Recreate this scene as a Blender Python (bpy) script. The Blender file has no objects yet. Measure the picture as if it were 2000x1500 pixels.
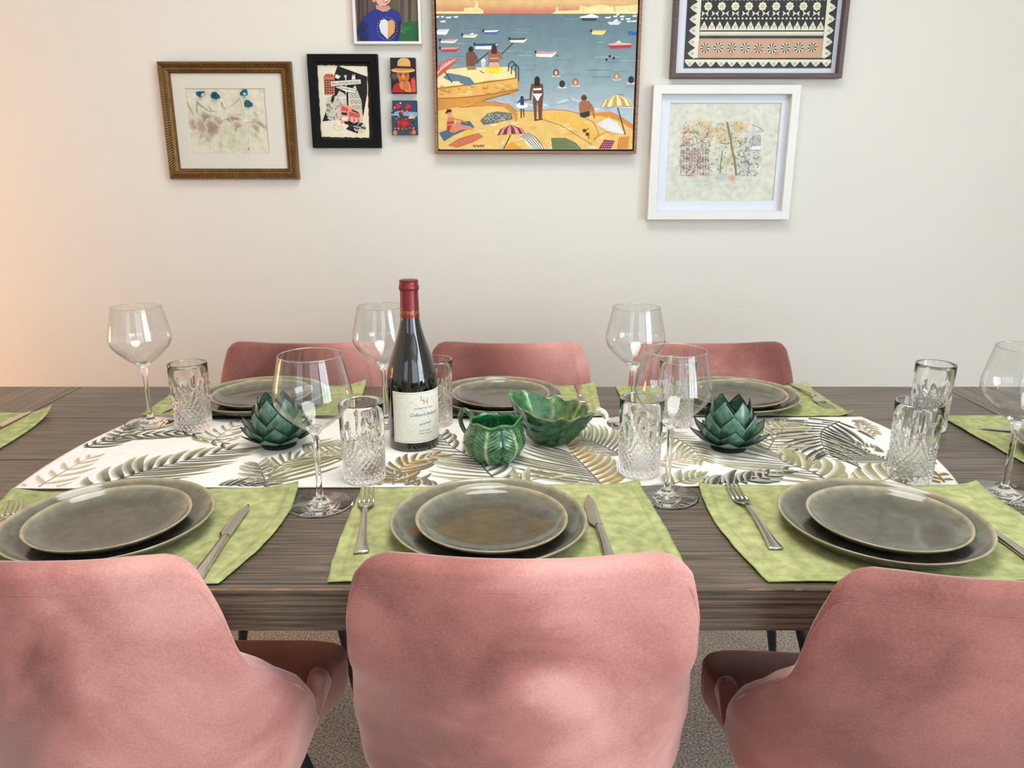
import bpy, bmesh, math, random
from mathutils import Vector, Matrix, noise

# ------------------------------------------------------------------ camera, light, exposure
SC = bpy.context.scene
COL = SC.collection
PI = math.pi
PITCH = math.radians(15.6)
CAM_H = 1.24
cam_data = bpy.data.cameras.new('camera')
cam_data.sensor_width = 36.0
cam_data.lens = 27.0
cam = bpy.data.objects.new('camera', cam_data)
cam.location = (0, 0, CAM_H)
cam.rotation_euler = (PI / 2 - PITCH, 0, 0)
COL.objects.link(cam)
SC.camera = cam
SC.view_settings.view_transform = 'Standard'
SC.view_settings.look = 'None'
SC.view_settings.exposure = -0.05
SC.view_settings.gamma = 1.0
SC.view_settings.use_curve_mapping = False
SC.cycles.use_denoising = True
SC.cycles.max_bounces = 24
SC.cycles.transmission_bounces = 24
SC.cycles.glossy_bounces = 8
SC.cycles.transparent_max_bounces = 16

def lin(c):
    c = c / 255.0
    return c / 12.92 if c <= 0.04045 else ((c + 0.055) / 1.055) ** 2.4

def C(r, g, b, a=1.0):
    return (lin(r), lin(g), lin(b), a)

world = bpy.data.worlds.new('daylight_sky')
SC.world = world
world.use_nodes = True
bg = world.node_tree.nodes['Background']
bg.inputs[0].default_value = (0.80, 0.90, 1.0, 1)
bg.inputs[1].default_value = 1.5

def area_light(name, loc, rot, sx, sy, power, color):
    l = bpy.data.lights.new(name, 'AREA')
    l.shape = 'RECTANGLE'
    l.size = sx
    l.size_y = sy
    l.energy = power
    l.color = color
    o = bpy.data.objects.new(name, l)
    o.location = loc
    o.rotation_euler = rot
    COL.objects.link(o)
    return o

# room extents
RX0, RX1, RY0, RY1, RZ = -3.0, 2.7, -2.4, 2.35, 2.6
# windows in the wall behind the camera: (x0, x1, z0, z1); in the right wall: (y0, y1, z0, z1)
WINDOWS = [(0.4, 2.4, 0.15, 2.4), (-2.4, -1.0, 0.5, 2.3)]
WIN_RIGHT = (-2.25, -0.15, 0.2, 2.4)
area_light('window_daylight_rear', (1.4, RY0 - 0.12, 1.275), (-PI / 2, 0, PI), 2.0, 2.25, 26, (0.86, 0.95, 1.0))
area_light('window_daylight_rear_left', (-1.7, RY0 - 0.12, 1.4), (-PI / 2, 0, PI), 1.4, 1.8, 9, (0.93, 0.96, 1.0))
area_light('window_daylight_side', (RX1 + 0.12, -1.2, 1.3), (0, PI / 2, 0), 2.2, 2.1, 124, (0.80, 0.92, 1.0))
CEIL = area_light('ceiling_fill_light', (0.1, 0.95, RZ - 0.09), (0, 0, 0), 0.96, 0.96, 15.5, (0.96, 0.98, 0.97))  # fill light added to brighten the table top; no such source is seen
CEIL.data.shape = 'DISK'

# ------------------------------------------------------------------ pinhole helpers (points of the photo on real planes)
def ray(px, py):
    x = (px - 1000) / 1500.0
    y = (750 - py) / 1500.0
    return (x, math.cos(PITCH) + y * math.sin(PITCH), -math.sin(PITCH) + y * math.cos(PITCH))

def on_wall(px, py, Y=2.32):
    r = ray(px, py)
    t = Y / r[1]
    return (r[0] * t, CAM_H + r[2] * t)

def on_table(px, py, z=0.76):
    r = ray(px, py)
    t = (z - CAM_H) / r[2]
    return (r[0] * t, r[1] * t)

# ------------------------------------------------------------------ materials
def new_mat(name):
    m = bpy.data.materials.new(name)
    m.use_nodes = True
    nt = m.node_tree
    return m, nt, nt.nodes['Principled BSDF']

def setp(b, **k):
    names = dict(color='Base Color', rough='Roughness', metal='Metallic', spec='Specular IOR Level', trans='Transmission Weight',
                 ior='IOR', sheen='Sheen Weight', sheen_rough='Sheen Roughness', sheen_tint='Sheen Tint', coat='Coat Weight',
                 coat_rough='Coat Roughness', emis='Emission Color', emis_s='Emission Strength', sss='Subsurface Weight', alpha='Alpha')
    for q, v in k.items():
        b.inputs[names[q]].default_value = v

def mat(name, color, noise_scale=None, noise_amt=0.15, bump=None, bump_scale=200, bump_dist=0.001, vcol=False, stretch=None, **k):
    """principled surface; colour varied by a soft noise; optional fine bump; vcol reads the mesh colour layer"""
    m, nt, b = new_mat(name)
    N, L = nt.nodes, nt.links
    setp(b, color=color, **k)
    tc = N.new('ShaderNodeTexCoord')
    src = None
    if vcol:
        at = N.new('ShaderNodeAttribute')
        at.attribute_name = 'Col'
        src = at.outputs['Color']
    coord = tc.outputs['Object']
    if stretch:
        mp = N.new('ShaderNodeMapping')
        mp.inputs['Scale'].default_value = stretch
        L.new(coord, mp.inputs['Vector'])
        coord = mp.outputs['Vector']
    if noise_scale:
        nz = N.new('ShaderNodeTexNoise')
        nz.inputs['Scale'].default_value = noise_scale
        nz.inputs['Detail'].default_value = 4
        L.new(coord, nz.inputs['Vector'])
        mr = N.new('ShaderNodeMapRange')
        mr.inputs['From Min'].default_value = 0.3
        mr.inputs['From Max'].default_value = 0.7
        mr.inputs['To Min'].default_value = 1 - noise_amt
        mr.inputs['To Max'].default_value = 1 + noise_amt
        L.new(nz.outputs['Fac'], mr.inputs['Value'])
        vm = N.new('ShaderNodeVectorMath')
        vm.operation = 'SCALE'
        if src is not None:
            L.new(src, vm.inputs[0])
        else:
            vm.inputs[0].default_value = color[:3]
        L.new(mr.outputs['Result'], vm.inputs['Scale'])
        src = vm.outputs['Vector']
    if src is not None:
        L.new(src, b.inputs['Base Color'])
    if bump:
        nb = N.new('ShaderNodeTexNoise')
        nb.inputs['Scale'].default_value = bump_scale
        nb.inputs['Detail'].default_value = 3
        L.new(coord, nb.inputs['Vector'])
        bp = N.new('ShaderNodeBump')
        bp.inputs['Strength'].default_value = bump
        bp.inputs['Distance'].default_value = bump_dist
        L.new(nb.outputs['Fac'], bp.inputs['Height'])
        L.new(bp.outputs['Normal'], b.inputs['Normal'])
    return m

def wood_mat(name, dark, mid, light, axis='x', rough=0.5, scale=1.0):
    m, nt, b = new_mat(name)
    N, L = nt.nodes, nt.links
    tc = N.new('ShaderNodeTexCoord')
    mp = N.new('ShaderNodeMapping')
    s = {'x': (2.2, 120, 120), 'y': (120, 2.2, 120), 'z': (120, 120, 2.2)}[axis]
    mp.inputs['Scale'].default_value = tuple(v * scale for v in s)
    L.new(tc.outputs['Object'], mp.inputs['Vector'])
    n1 = N.new('ShaderNodeTexNoise')
    n1.inputs['Scale'].default_value = 1.6
    n1.inputs['Detail'].default_value = 10
    n1.inputs['Roughness'].default_value = 0.62
    n1.inputs['Distortion'].default_value = 0.35
    L.new(mp.outputs['Vector'], n1.inputs['Vector'])
    n2 = N.new('ShaderNodeTexNoise')
    n2.inputs['Scale'].default_value = 7.0
    n2.inputs['Detail'].default_value = 4
    L.new(mp.outputs['Vector'], n2.inputs['Vector'])
    n3 = N.new('ShaderNodeTexNoise')
    n3.inputs['Scale'].default_value = 3.0
    L.new(tc.outputs['Object'], n3.inputs['Vector'])
    ad = N.new('ShaderNodeMath'); ad.operation = 'MULTIPLY_ADD'
    ad.inputs[1].default_value = 0.45
    L.new(n2.outputs['Fac'], ad.inputs[0])
    L.new(n1.outputs['Fac'], ad.inputs[2])
    ad2 = N.new('ShaderNodeMath'); ad2.operation = 'MULTIPLY_ADD'
    ad2.inputs[1].default_value = 0.35
    L.new(n3.outputs['Fac'], ad2.inputs[0])
    L.new(ad.outputs[0], ad2.inputs[2])
    cr = N.new('ShaderNodeValToRGB')
    e = cr.color_ramp.elements
    e[0].position = 0.68; e[0].color = dark
    e[1].position = 1.12 if False else 1.0; e[1].color = light
    x = cr.color_ramp.elements.new(0.84); x.color = mid
    L.new(ad2.outputs[0], cr.inputs['Fac'])
    L.new(cr.outputs['Color'], b.inputs['Base Color'])
    bp = N.new('ShaderNodeBump')
    bp.inputs['Strength'].default_value = 0.5
    bp.inputs['Distance'].default_value = 0.0012
    L.new(ad.outputs[0], bp.inputs['Height'])
    L.new(bp.outputs['Normal'], b.inputs['Normal'])
    setp(b, rough=rough * 0.85, spec=0.6)
    return m

def glass_mat(name, rough=0.0, color=(1, 1, 1, 1), ior=1.5):
    m, nt, b = new_mat(name)
    setp(b, color=color, rough=rough, trans=1.0, ior=ior)
    return m

def thin_glass_mat(name):
    """blown thin wall: see-through face on, mirrors towards its edges"""
    m = bpy.data.materials.new(name); m.use_nodes = True
    N, L = m.node_tree.nodes, m.node_tree.links
    for n in list(N):
        if n.type == 'BSDF_PRINCIPLED': N.remove(n)
    out = [n for n in N if n.type == 'OUTPUT_MATERIAL'][0]
    tr = N.new('ShaderNodeBsdfTransparent'); tr.inputs[0].default_value = (0.985, 0.99, 0.99, 1)
    gl = N.new('ShaderNodeBsdfGlossy'); gl.inputs['Roughness'].default_value = 0.0
    lw = N.new('ShaderNodeLayerWeight'); lw.inputs['Blend'].default_value = 0.5
    pw = N.new('ShaderNodeMath'); pw.operation = 'POWER'; pw.inputs[1].default_value = 4.0
    ma = N.new('ShaderNodeMath'); ma.operation = 'MULTIPLY_ADD'; ma.inputs[1].default_value = 0.9; ma.inputs[2].default_value = 0.045
    mx = N.new('ShaderNodeMixShader')
    L.new(lw.outputs['Facing'], pw.inputs[0]); L.new(pw.outputs[0], ma.inputs[0]); L.new(ma.outputs[0], mx.inputs[0])
    L.new(tr.outputs[0], mx.inputs[1]); L.new(gl.outputs[0], mx.inputs[2]); L.new(mx.outputs[0], out.inputs['Surface'])
    return m

def velvet_mat():
    m, nt, b = new_mat('pink_velvet')
    N, L = nt.nodes, nt.links
    tc = N.new('ShaderNodeTexCoord')
    # painted light and shade across each chair, mixed with brushed pile patches: nap = (side, shift, amount, seed) of each chair
    at = N.new('ShaderNodeAttribute'); at.attribute_type = 'OBJECT'; at.attribute_name = 'nap_shade'
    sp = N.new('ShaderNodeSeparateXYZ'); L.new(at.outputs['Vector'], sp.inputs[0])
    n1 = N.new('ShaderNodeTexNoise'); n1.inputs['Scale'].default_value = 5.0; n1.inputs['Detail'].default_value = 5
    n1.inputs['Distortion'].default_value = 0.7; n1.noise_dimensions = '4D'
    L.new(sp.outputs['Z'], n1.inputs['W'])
    n2 = N.new('ShaderNodeTexNoise'); n2.inputs['Scale'].default_value = 330; n2.inputs['Detail'].default_value = 2
    L.new(tc.outputs['Object'], n1.inputs['Vector'])
    L.new(tc.outputs['Object'], n2.inputs['Vector'])
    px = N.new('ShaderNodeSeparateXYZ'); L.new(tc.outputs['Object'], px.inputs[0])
    def math_(op, a, b, c=None):
        m_ = N.new('ShaderNodeMath'); m_.operation = op
        for i_, v in enumerate((a, b, c)):
            if v is None: continue
            if isinstance(v, (int, float)): m_.inputs[i_].default_value = v
            else: L.new(v, m_.inputs[i_])
        return m_.outputs[0]
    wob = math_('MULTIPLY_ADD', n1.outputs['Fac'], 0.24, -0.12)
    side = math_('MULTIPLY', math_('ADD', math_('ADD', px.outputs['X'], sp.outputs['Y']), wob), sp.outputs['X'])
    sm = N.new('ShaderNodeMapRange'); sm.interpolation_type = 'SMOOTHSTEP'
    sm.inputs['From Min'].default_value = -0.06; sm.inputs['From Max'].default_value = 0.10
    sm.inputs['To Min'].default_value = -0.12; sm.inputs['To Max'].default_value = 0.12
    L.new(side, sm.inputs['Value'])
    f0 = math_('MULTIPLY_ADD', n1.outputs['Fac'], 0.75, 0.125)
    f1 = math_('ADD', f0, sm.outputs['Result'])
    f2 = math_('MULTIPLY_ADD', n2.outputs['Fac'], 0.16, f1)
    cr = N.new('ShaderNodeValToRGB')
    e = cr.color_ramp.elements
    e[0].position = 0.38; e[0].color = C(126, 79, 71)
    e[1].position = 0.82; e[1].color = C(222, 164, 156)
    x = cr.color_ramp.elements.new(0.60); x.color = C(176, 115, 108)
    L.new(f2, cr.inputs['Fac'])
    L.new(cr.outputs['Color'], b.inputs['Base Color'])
    bp = N.new('ShaderNodeBump'); bp.inputs['Strength'].default_value = 0.25; bp.inputs['Distance'].default_value = 0.0006
    L.new(n2.outputs['Fac'], bp.inputs['Height']); L.new(bp.outputs['Normal'], b.inputs['Normal'])
    setp(b, rough=0.85, spec=0.15, sheen=0.9, sheen_rough=0.4, sheen_tint=C(255, 222, 216))
    return m

def linen_mat(name, vcol, color, scale, amt, bumpd=0.0006):
    """woven cloth: two crossed fine waves for the threads over a soft noise"""
    m, nt, b = new_mat(name)
    N, L = nt.nodes, nt.links
    tc = N.new('ShaderNodeTexCoord')
    w = []
    for d in ('X', 'Y'):
        wv = N.new('ShaderNodeTexWave'); wv.wave_type = 'BANDS'; wv.bands_direction = d
        wv.inputs['Scale'].default_value = scale
        wv.inputs['Distortion'].default_value = 3.6
        wv.inputs['Detail'].default_value = 2
        L.new(tc.outputs['Object'], wv.inputs['Vector'])
        w.append(wv)
    mx = N.new('ShaderNodeMath'); mx.operation = 'MAXIMUM'
    L.new(w[0].outputs['Fac'], mx.inputs[0]); L.new(w[1].outputs['Fac'], mx.inputs[1])
    nz = N.new('ShaderNodeTexNoise'); nz.inputs['Scale'].default_value = 60; nz.inputs['Detail'].default_value = 6
    L.new(tc.outputs['Object'], nz.inputs['Vector'])
    ml = N.new('ShaderNodeMath'); ml.operation = 'MULTIPLY_ADD'; ml.inputs[1].default_value = 0.26
    L.new(mx.outputs[0], ml.inputs[0]); L.new(nz.outputs['Fac'], ml.inputs[2])
    mr = N.new('ShaderNodeMapRange')
    mr.inputs['From Min'].default_value = 0.42; mr.inputs['From Max'].default_value = 0.92
    mr.inputs['To Min'].default_value = 1 - amt; mr.inputs['To Max'].default_value = 1 + amt
    L.new(ml.outputs[0], mr.inputs['Value'])
    vm = N.new('ShaderNodeVectorMath'); vm.operation = 'SCALE'
    if vcol:
        at = N.new('ShaderNodeAttribute'); at.attribute_name = 'Col'
        L.new(at.outputs['Color'], vm.inputs[0])
    else:
        vm.inputs[0].default_value = color[:3]
    L.new(mr.outputs['Result'], vm.inputs['Scale'])
    L.new(vm.outputs['Vector'], b.inputs['Base Color'])
    bp = N.new('ShaderNodeBump'); bp.inputs['Strength'].default_value = 0.8; bp.inputs['Distance'].default_value = bumpd
    L.new(ml.outputs[0], bp.inputs['Height']); L.new(bp.outputs['Normal'], b.inputs['Normal'])
    setp(b, rough=0.9, spec=0.15)
    return m

MAT = {}
MAT['wall'] = mat('wall_paint', C(221, 217, 209), noise_scale=1.3, noise_amt=0.015, bump=0.15, bump_scale=250, bump_dist=0.0004, rough=0.75, spec=0.25)
MAT['white'] = mat('white_paint', C(224, 223, 218), noise_scale=8, noise_amt=0.02, rough=0.45)
MAT['ceiling'] = mat('ceiling_paint', C(238, 238, 236), noise_scale=3, noise_amt=0.01, rough=0.9)
MAT['floor'] = wood_mat('oak_floor', C(120, 98, 76), C(150, 126, 100), C(176, 150, 122), 'x', 0.45, 0.4)
MAT['rug'] = mat('rug_pile', C(200, 187, 175), noise_scale=190, noise_amt=0.6, bump=1.0, bump_scale=260, bump_dist=0.006, rough=0.95, spec=0.05)
MAT['table'] = wood_mat('dark_stained_wood', C(38, 31, 25), C(76, 64, 53), C(118, 103, 90), 'x', 0.42)
MAT['table_y'] = wood_mat('dark_stained_wood_end', C(42, 33, 26), C(80, 67, 56), C(120, 104, 90), 'y', 0.42)
MAT['table_z'] = wood_mat('dark_stained_wood_leg', C(42, 33, 26), C(80, 67, 56), C(120, 104, 90), 'z', 0.42)
MAT['table_worn'] = mat('bare_worn_wood', C(150, 120, 94), noise_scale=40, noise_amt=0.3, rough=0.6)
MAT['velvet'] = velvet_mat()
MAT['black'] = mat('black_metal', C(24, 24, 26), noise_scale=30, noise_amt=0.1, rough=0.4)
MAT['glass'] = glass_mat('clear_glass', ior=1.4)
MAT['thin_glass'] = thin_glass_mat('thin_blown_glass')
MAT['crystal'] = glass_mat('cut_crystal')
MAT['steel'] = mat('brushed_steel', C(206, 200, 192), noise_scale=30, noise_amt=0.03, rough=0.2, metal=1.0)
MAT['plate'] = mat('stoneware_glaze', C(90, 90, 82), noise_scale=55, noise_amt=0.2, bump=0.12, bump_scale=14, bump_dist=0.0015, vcol=True, rough=0.10, spec=0.6)
MAT['linen'] = linen_mat('green_linen', True, C(140, 160, 84), 120, 0.30, 0.0012)
MAT['runner'] = linen_mat('palm_print_cotton', True, C(230, 226, 218), 210, 0.07, 0.0003)
MAT['paint'] = mat('painted_surface', C(200, 200, 200), noise_scale=35, noise_amt=0.09, vcol=True, rough=0.6, spec=0.3)
MAT['print'] = mat('printed_paper', C(200, 200, 200), noise_scale=25, noise_amt=0.04, vcol=True, rough=0.5, spec=0.3)
MAT['watercolour'] = mat('watercolour_paper', C(200, 200, 200), noise_scale=70, noise_amt=0.13, vcol=True, rough=0.8, spec=0.2)

# ------------------------------------------------------------------ mesh builder
class MB:
    def __init__(self):
        self.v, self.f, self.m, self.c = [], [], [], []
        self.col = (1, 1, 1, 1)
        self.mi = 0
    def vert(self, p, c=None):
        self.v.append(tuple(p)); self.c.append(c or self.col)
        return len(self.v) - 1
    def face(self, idx, mi=None):
        self.f.append(tuple(idx)); self.m.append(self.mi if mi is None else mi)
    def grid(self, rows, cols=None, closed=False, mi=None):
        """rows: list of lists of points"""
        base = len(self.v); nr, nc = len(rows), len(rows[0])
        for i, r in enumerate(rows):
            for j, p in enumerate(r):
                self.vert(p, cols[i][j] if cols else None)
        for i in range(nr - 1):
            for j in range(nc if closed else nc - 1):
                a = base + i * nc + j; b_ = base + i * nc + (j + 1) % nc
                self.face((a, b_, b_ + nc, a + nc), mi)
        return base
    def lathe(self, prof, n=48, cols=None, mi=None, rfun=None, cap0=True, cap1=True, cx=0, cy=0):
        """prof [(r, z)] bottom to top on the outside; rfun(theta, i, r, z) -> r"""
        rows, cc = [], []
        for i, (r, z) in enumerate(prof):
            row = []
            for j in range(n):
                t = 2 * PI * j / n
                rr = rfun(t, i, r, z) if rfun else r
                row.append((cx + rr * math.cos(t), cy + rr * math.sin(t), z))
            rows.append(row)
            cc.append([(cols[i] if cols else self.col)] * n)
        b_ = self.grid(rows, cc, closed=True, mi=mi)
        if cap0: self.face(tuple(b_ + j for j in reversed(range(n))), mi)
        if cap1:
            k = b_ + (len(prof) - 1) * n
            self.face(tuple(k + j for j in range(n)), mi)
    def box(self, x0, x1, y0, y1, z0, z1, mi=None):
        b_ = len(self.v)
        for z in (z0, z1):
            for x, y in ((x0, y0), (x1, y0), (x1, y1), (x0, y1)):
                self.vert((x, y, z))
        for q in ((0, 3, 2, 1), (4, 5, 6, 7), (0, 1, 5, 4), (1, 2, 6, 5), (2, 3, 7, 6), (3, 0, 4, 7)):
            self.face([b_ + i for i in q], mi)
    def tube(self, pts, rad, n=8, cols=None, caps=True, mi=None, closed=False, flat=1.0):
        pts = [Vector(p) for p in pts]
        k = len(pts)
        rads = rad if isinstance(rad, (list, tuple)) else [rad] * k
        rows = []
        up = Vector((0, 0, 1))
        prev = None
        for i in range(k):
            if closed:
                d = pts[(i + 1) % k] - pts[i - 1]
            else:
                d = pts[min(i + 1, k - 1)] - pts[max(i - 1, 0)]
            if d.length < 1e-9: d = Vector((0, 0, 1))
            d.normalize()
            if prev is None:
                a = d.cross(up)
                if a.length < 0.05: a = d.cross(Vector((1, 0, 0)))
                a.normalize()
            else:
                a = prev - d * prev.dot(d); a.normalize()
            prev = a
            b2 = d.cross(a)
            rows.append([pts[i] + (a * math.cos(2 * PI * j / n) + b2 * math.sin(2 * PI * j / n) * flat) * rads[i] for j in range(n)])
        if closed: rows.append(rows[0])
        cc = [[(cols[i % k] if cols else self.col)] * n for i in range(len(rows))]
        b_ = self.grid(rows, cc, closed=True, mi=mi)
        if caps and not closed:
            self.face(tuple(b_ + j for j in reversed(range(n))), mi)
            e = b_ + (k - 1) * n
            self.face(tuple(e + j for j in range(n)), mi)
    def superbox(self, c, d, e=0.35, nu=32, nv=16, mi=None, fun=None):
        def sp(a, p): return math.copysign(abs(a) ** p, a)
        rows = []
        for i in range(nv + 1):
            ph = -PI / 2 + PI * i / nv
            row = []
            for j in range(nu):
                th = 2 * PI * j / nu
                p = (c[0] + d[0] / 2 * sp(math.cos(ph), e) * sp(math.cos(th), e),
                     c[1] + d[1] / 2 * sp(math.cos(ph), e) * sp(math.sin(th), e),
                     c[2] + d[2] / 2 * sp(math.sin(ph), e))
                row.append(fun(p) if fun else p)
            rows.append(row)
        self.grid(rows, None, closed=True, mi=mi)
    def build(self, name, mats, parent=None, smooth=True, angle=None, loc=None, merge=False):
        me = bpy.data.meshes.new(name)
        me.from_pydata(self.v, [], self.f)
        if not isinstance(mats, (list, tuple)): mats = [mats]
        for m in mats: me.materials.append(m)
        if any(self.m): me.polygons.foreach_set('material_index', self.m)
        ca = me.color_attributes.new('Col', 'FLOAT_COLOR', 'POINT')
        flat = []
        for c in self.c: flat.extend(c)
        ca.data.foreach_set('color', flat)
        if merge:
            bm = bmesh.new(); bm.from_mesh(me)
            bmesh.ops.remove_doubles(bm, verts=bm.verts, dist=1e-5)
            bmesh.ops.recalc_face_normals(bm, faces=bm.faces)
            bm.to_mesh(me); bm.free()
        me.polygons.foreach_set('use_smooth', [bool(smooth)] * len(me.polygons))
        if smooth and angle: me.set_sharp_from_angle(angle=math.radians(angle))
        me.update()
        o = bpy.data.objects.new(name, me)
        COL.objects.link(o)
        if parent: o.parent = parent
        if loc: o.location = loc
        return o

def bevel(o, w=0.002, seg=2):
    md = o.modifiers.new('bevel', 'BEVEL'); md.width = w; md.segments = seg; md.limit_method = 'ANGLE'
    return o

def tag(o, label=None, cat=None, group=None, kind=None):
    if label: o['label'] = label
    if cat: o['category'] = cat
    if group: o['group'] = group
    if kind: o['kind'] = kind
    return o

def thing(name, label, cat, loc=(0, 0, 0), rz=0.0, group=None, scale=None):
    o = bpy.data.objects.new(name, None)
    COL.objects.link(o)
    o.empty_display_size = 0.05
    o.location = loc
    o.rotation_euler = (0, 0, rz)
    if scale: o.scale = scale
    return tag(o, label, cat, group)

def dup(root, loc=None, rz=None, label=None, scale=None):
    def cp(o, parent):
        c = o.copy(); COL.objects.link(c)
        if parent: c.parent = parent
        for ch in list(o.children): cp(ch, c)
        return c
    r = cp(root, None)
    if loc is not None: r.location = loc
    if rz is not None: r.rotation_euler = (0, 0, rz)
    if scale: r.scale = scale
    if label: r['label'] = label
    return r

def text_mesh(s, size, font_shear=0.0, align='CENTER', spacing=1.0):
    cu = bpy.data.curves.new('lettering', 'FONT')
    cu.body = s; cu.size = size; cu.align_x = align; cu.shear = font_shear; cu.space_character = spacing
    cu.resolution_u = 3
    o = bpy.data.objects.new('lettering', cu)
    COL.objects.link(o)
    dg = bpy.context.evaluated_depsgraph_get()
    me = bpy.data.meshes.new_from_object(o.evaluated_get(dg))
    vs = [tuple(v.co) for v in me.vertices]; fs = [tuple(p.vertices) for p in me.polygons]
    bpy.data.objects.remove(o); bpy.data.curves.remove(cu); bpy.data.meshes.remove(me)
    return vs, fs
# ------------------------------------------------------------------ the room
def structure(o, label):
    return tag(o, label=label, kind='structure')

b = MB(); b.box(RX0, RX1, RY0, RY1, -0.1, 0.0)
structure(b.build('floor', MAT['floor'], smooth=False), 'wooden floor under the rug')
b = MB(); b.box(RX0, RX1, RY0, RY1, RZ, RZ + 0.1)
structure(b.build('ceiling', MAT['ceiling'], smooth=False), 'white ceiling')
b = MB(); b.box(RX0 - 0.15, RX1 + 0.15, RY1, RY1 + 0.15, -0.1, RZ + 0.1)
structure(b.build('wall_back', MAT['wall'], smooth=False), 'off-white painted wall behind the table with the pictures on it')
b = MB(); b.box(RX0 - 0.15, RX0, RY0, RY1, -0.1, RZ + 0.1)
structure(b.build('wall_left', MAT['wall'], smooth=False), 'side wall on the left')
b = MB(); w = WIN_RIGHT
b.box(RX1, RX1 + 0.15, RY0, w[0], -0.1, RZ + 0.1); b.box(RX1, RX1 + 0.15, w[1], RY1, -0.1, RZ + 0.1)
b.box(RX1, RX1 + 0.15, w[0], w[1], -0.1, w[2]); b.box(RX1, RX1 + 0.15, w[0], w[1], w[3], RZ + 0.1)
structure(b.build('wall_right', MAT['wall'], smooth=False), 'side wall with a wide window on the right')
b = MB(); f = 0.05; x0, x1 = RX1 + 0.02, RX1 + 0.07
b.box(x0, x1, w[0], w[0] + f, w[2], w[3]); b.box(x0, x1, w[1] - f, w[1], w[2], w[3])
b.box(x0, x1, w[0] + f, w[1] - f, w[2], w[2] + f); b.box(x0, x1, w[0] + f, w[1] - f, w[3] - f, w[3])
for k in (1, 2):
    y = w[0] + (w[1] - w[0]) * k / 3
    b.box(x0, x1, y - 0.025, y + 0.025, w[2] + f, w[3] - f)
structure(b.build('window_3', MAT['white'], smooth=False), 'white window frame in the right wall')
# wall behind the camera with two window openings
b = MB()
xs = [RX0 - 0.15]
for w in sorted(WINDOWS):
    b.box(xs[-1], w[0], RY0 - 0.15, RY0, -0.1, RZ + 0.1)
    b.box(w[0], w[1], RY0 - 0.15, RY0, -0.1, w[2])
    b.box(w[0], w[1], RY0 - 0.15, RY0, w[3], RZ + 0.1)
    xs.append(w[1])
b.box(xs[-1], RX1 + 0.15, RY0 - 0.15, RY0, -0.1, RZ + 0.1)
structure(b.build('wall_front', MAT['wall'], smooth=False), 'wall with windows behind the viewer')
for i, w in enumerate(WINDOWS):
    b = MB()
    f = 0.05
    y0, y1 = RY0 - 0.07, RY0 - 0.02
    b.box(w[0], w[0] + f, y0, y1, w[2], w[3]); b.box(w[1] - f, w[1], y0, y1, w[2], w[3])
    b.box(w[0] + f, w[1] - f, y0, y1, w[2], w[2] + f); b.box(w[0] + f, w[1] - f, y0, y1, w[3] - f, w[3])
    n = 3 if w[1] - w[0] > 1.5 else 2
    for k in range(1, n):
        x = w[0] + (w[1] - w[0]) * k / n
        b.box(x - 0.02, x + 0.02, y0, y1, w[2] + f, w[3] - f)
    structure(b.build('window_%d' % (i + 1), MAT['white'], smooth=False), 'white window frame behind the viewer')
b = MB(); b.box(RX0, RX1, RY1 - 0.018, RY1, 0, 0.12)
structure(bevel(b.build('baseboard_back', MAT['white'], smooth=False), 0.006), 'white skirting board along the back wall')

b = MB(); b.box(-1.9, 1.9, 0.1, 2.1, 0.0, 0.016)
tag(b.build('rug', MAT['rug'], smooth=False), 'mottled grey-brown wool rug lying under the table and chairs', 'rug')

# ------------------------------------------------------------------ dining table
TX, TY0, TY1, TZ, TH = 1.22, 0.812, 1.697, 0.76, 0.056
table = thing('dining_table', 'long dark-stained rustic wooden dining table set for a meal', 'table', (0, (TY0 + TY1) / 2, 0))
cy = (TY0 + TY1) / 2
b = MB()
edges = [TY0 - cy, -0.255, -0.02, 0.21, TY1 - cy]
for k in range(4):
    b.box(-0.985, 0.985, edges[k] + (0.0004 if k else 0), edges[k + 1] - (0.0004 if k < 3 else 0), TZ - TH, TZ)
bevel(b.build('tabletop', MAT['table'], table, smooth=False), 0.0012, 2)
for s in (-1, 1):
    b = MB(); x0, x1 = sorted((s * 0.987, s * TX))
    b.box(x0, x1, TY0 - cy, TY1 - cy + 0.001, TZ - TH, TZ)
    bevel(b.build('breadboard_end', MAT['table_y'], table, smooth=False), 0.0018, 2)
# worn bare patches along the near top edge
rnd = random.Random(4)
for x0, x1 in ((-0.42, -0.20), (0.28, 0.31), (0.335, 0.345), (0.375, 0.40), (0.41, 0.425)):
    b = MB()
    n = max(3, int((x1 - x0) / 0.012))
    top, bot = [], []
    for i in range(n + 1):
        x = x0 + (x1 - x0) * i / n
        a = math.sin(PI * i / n) ** 0.5
        top.append((x, TY0 - cy + 0.0006 + a * rnd.uniform(0.0004, 0.0022), TZ + 0.0002))
        bot.append((x, TY0 - cy - 0.0002, TZ - 0.0008 - a * rnd.uniform(0.0, 0.0016)))
    mid = [(p[0], TY0 - cy - 0.0001, TZ + 0.00015) for p in top]
    b.grid([bot, mid, top])
    b.build('worn_edge', MAT['table_worn'], table, smooth=False)['label'] = 'pale worn patch on the near edge'
for sx in (-1, 1):
    for sy in (-1, 1):
        b = MB(); x = sx * (TX - 0.09); y = sy * (0.885 / 2 - 0.09)
        b.box(x - 0.045, x + 0.045, y - 0.045, y + 0.045, 0.016, TZ - TH)
        bevel(b.build('leg', MAT['table_z'], table, smooth=False), 0.003)

# ------------------------------------------------------------------ chairs
def smooth01(t):
    t = max(0.0, min(1.0, t)); return t * t * (3 - 2 * t)

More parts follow.
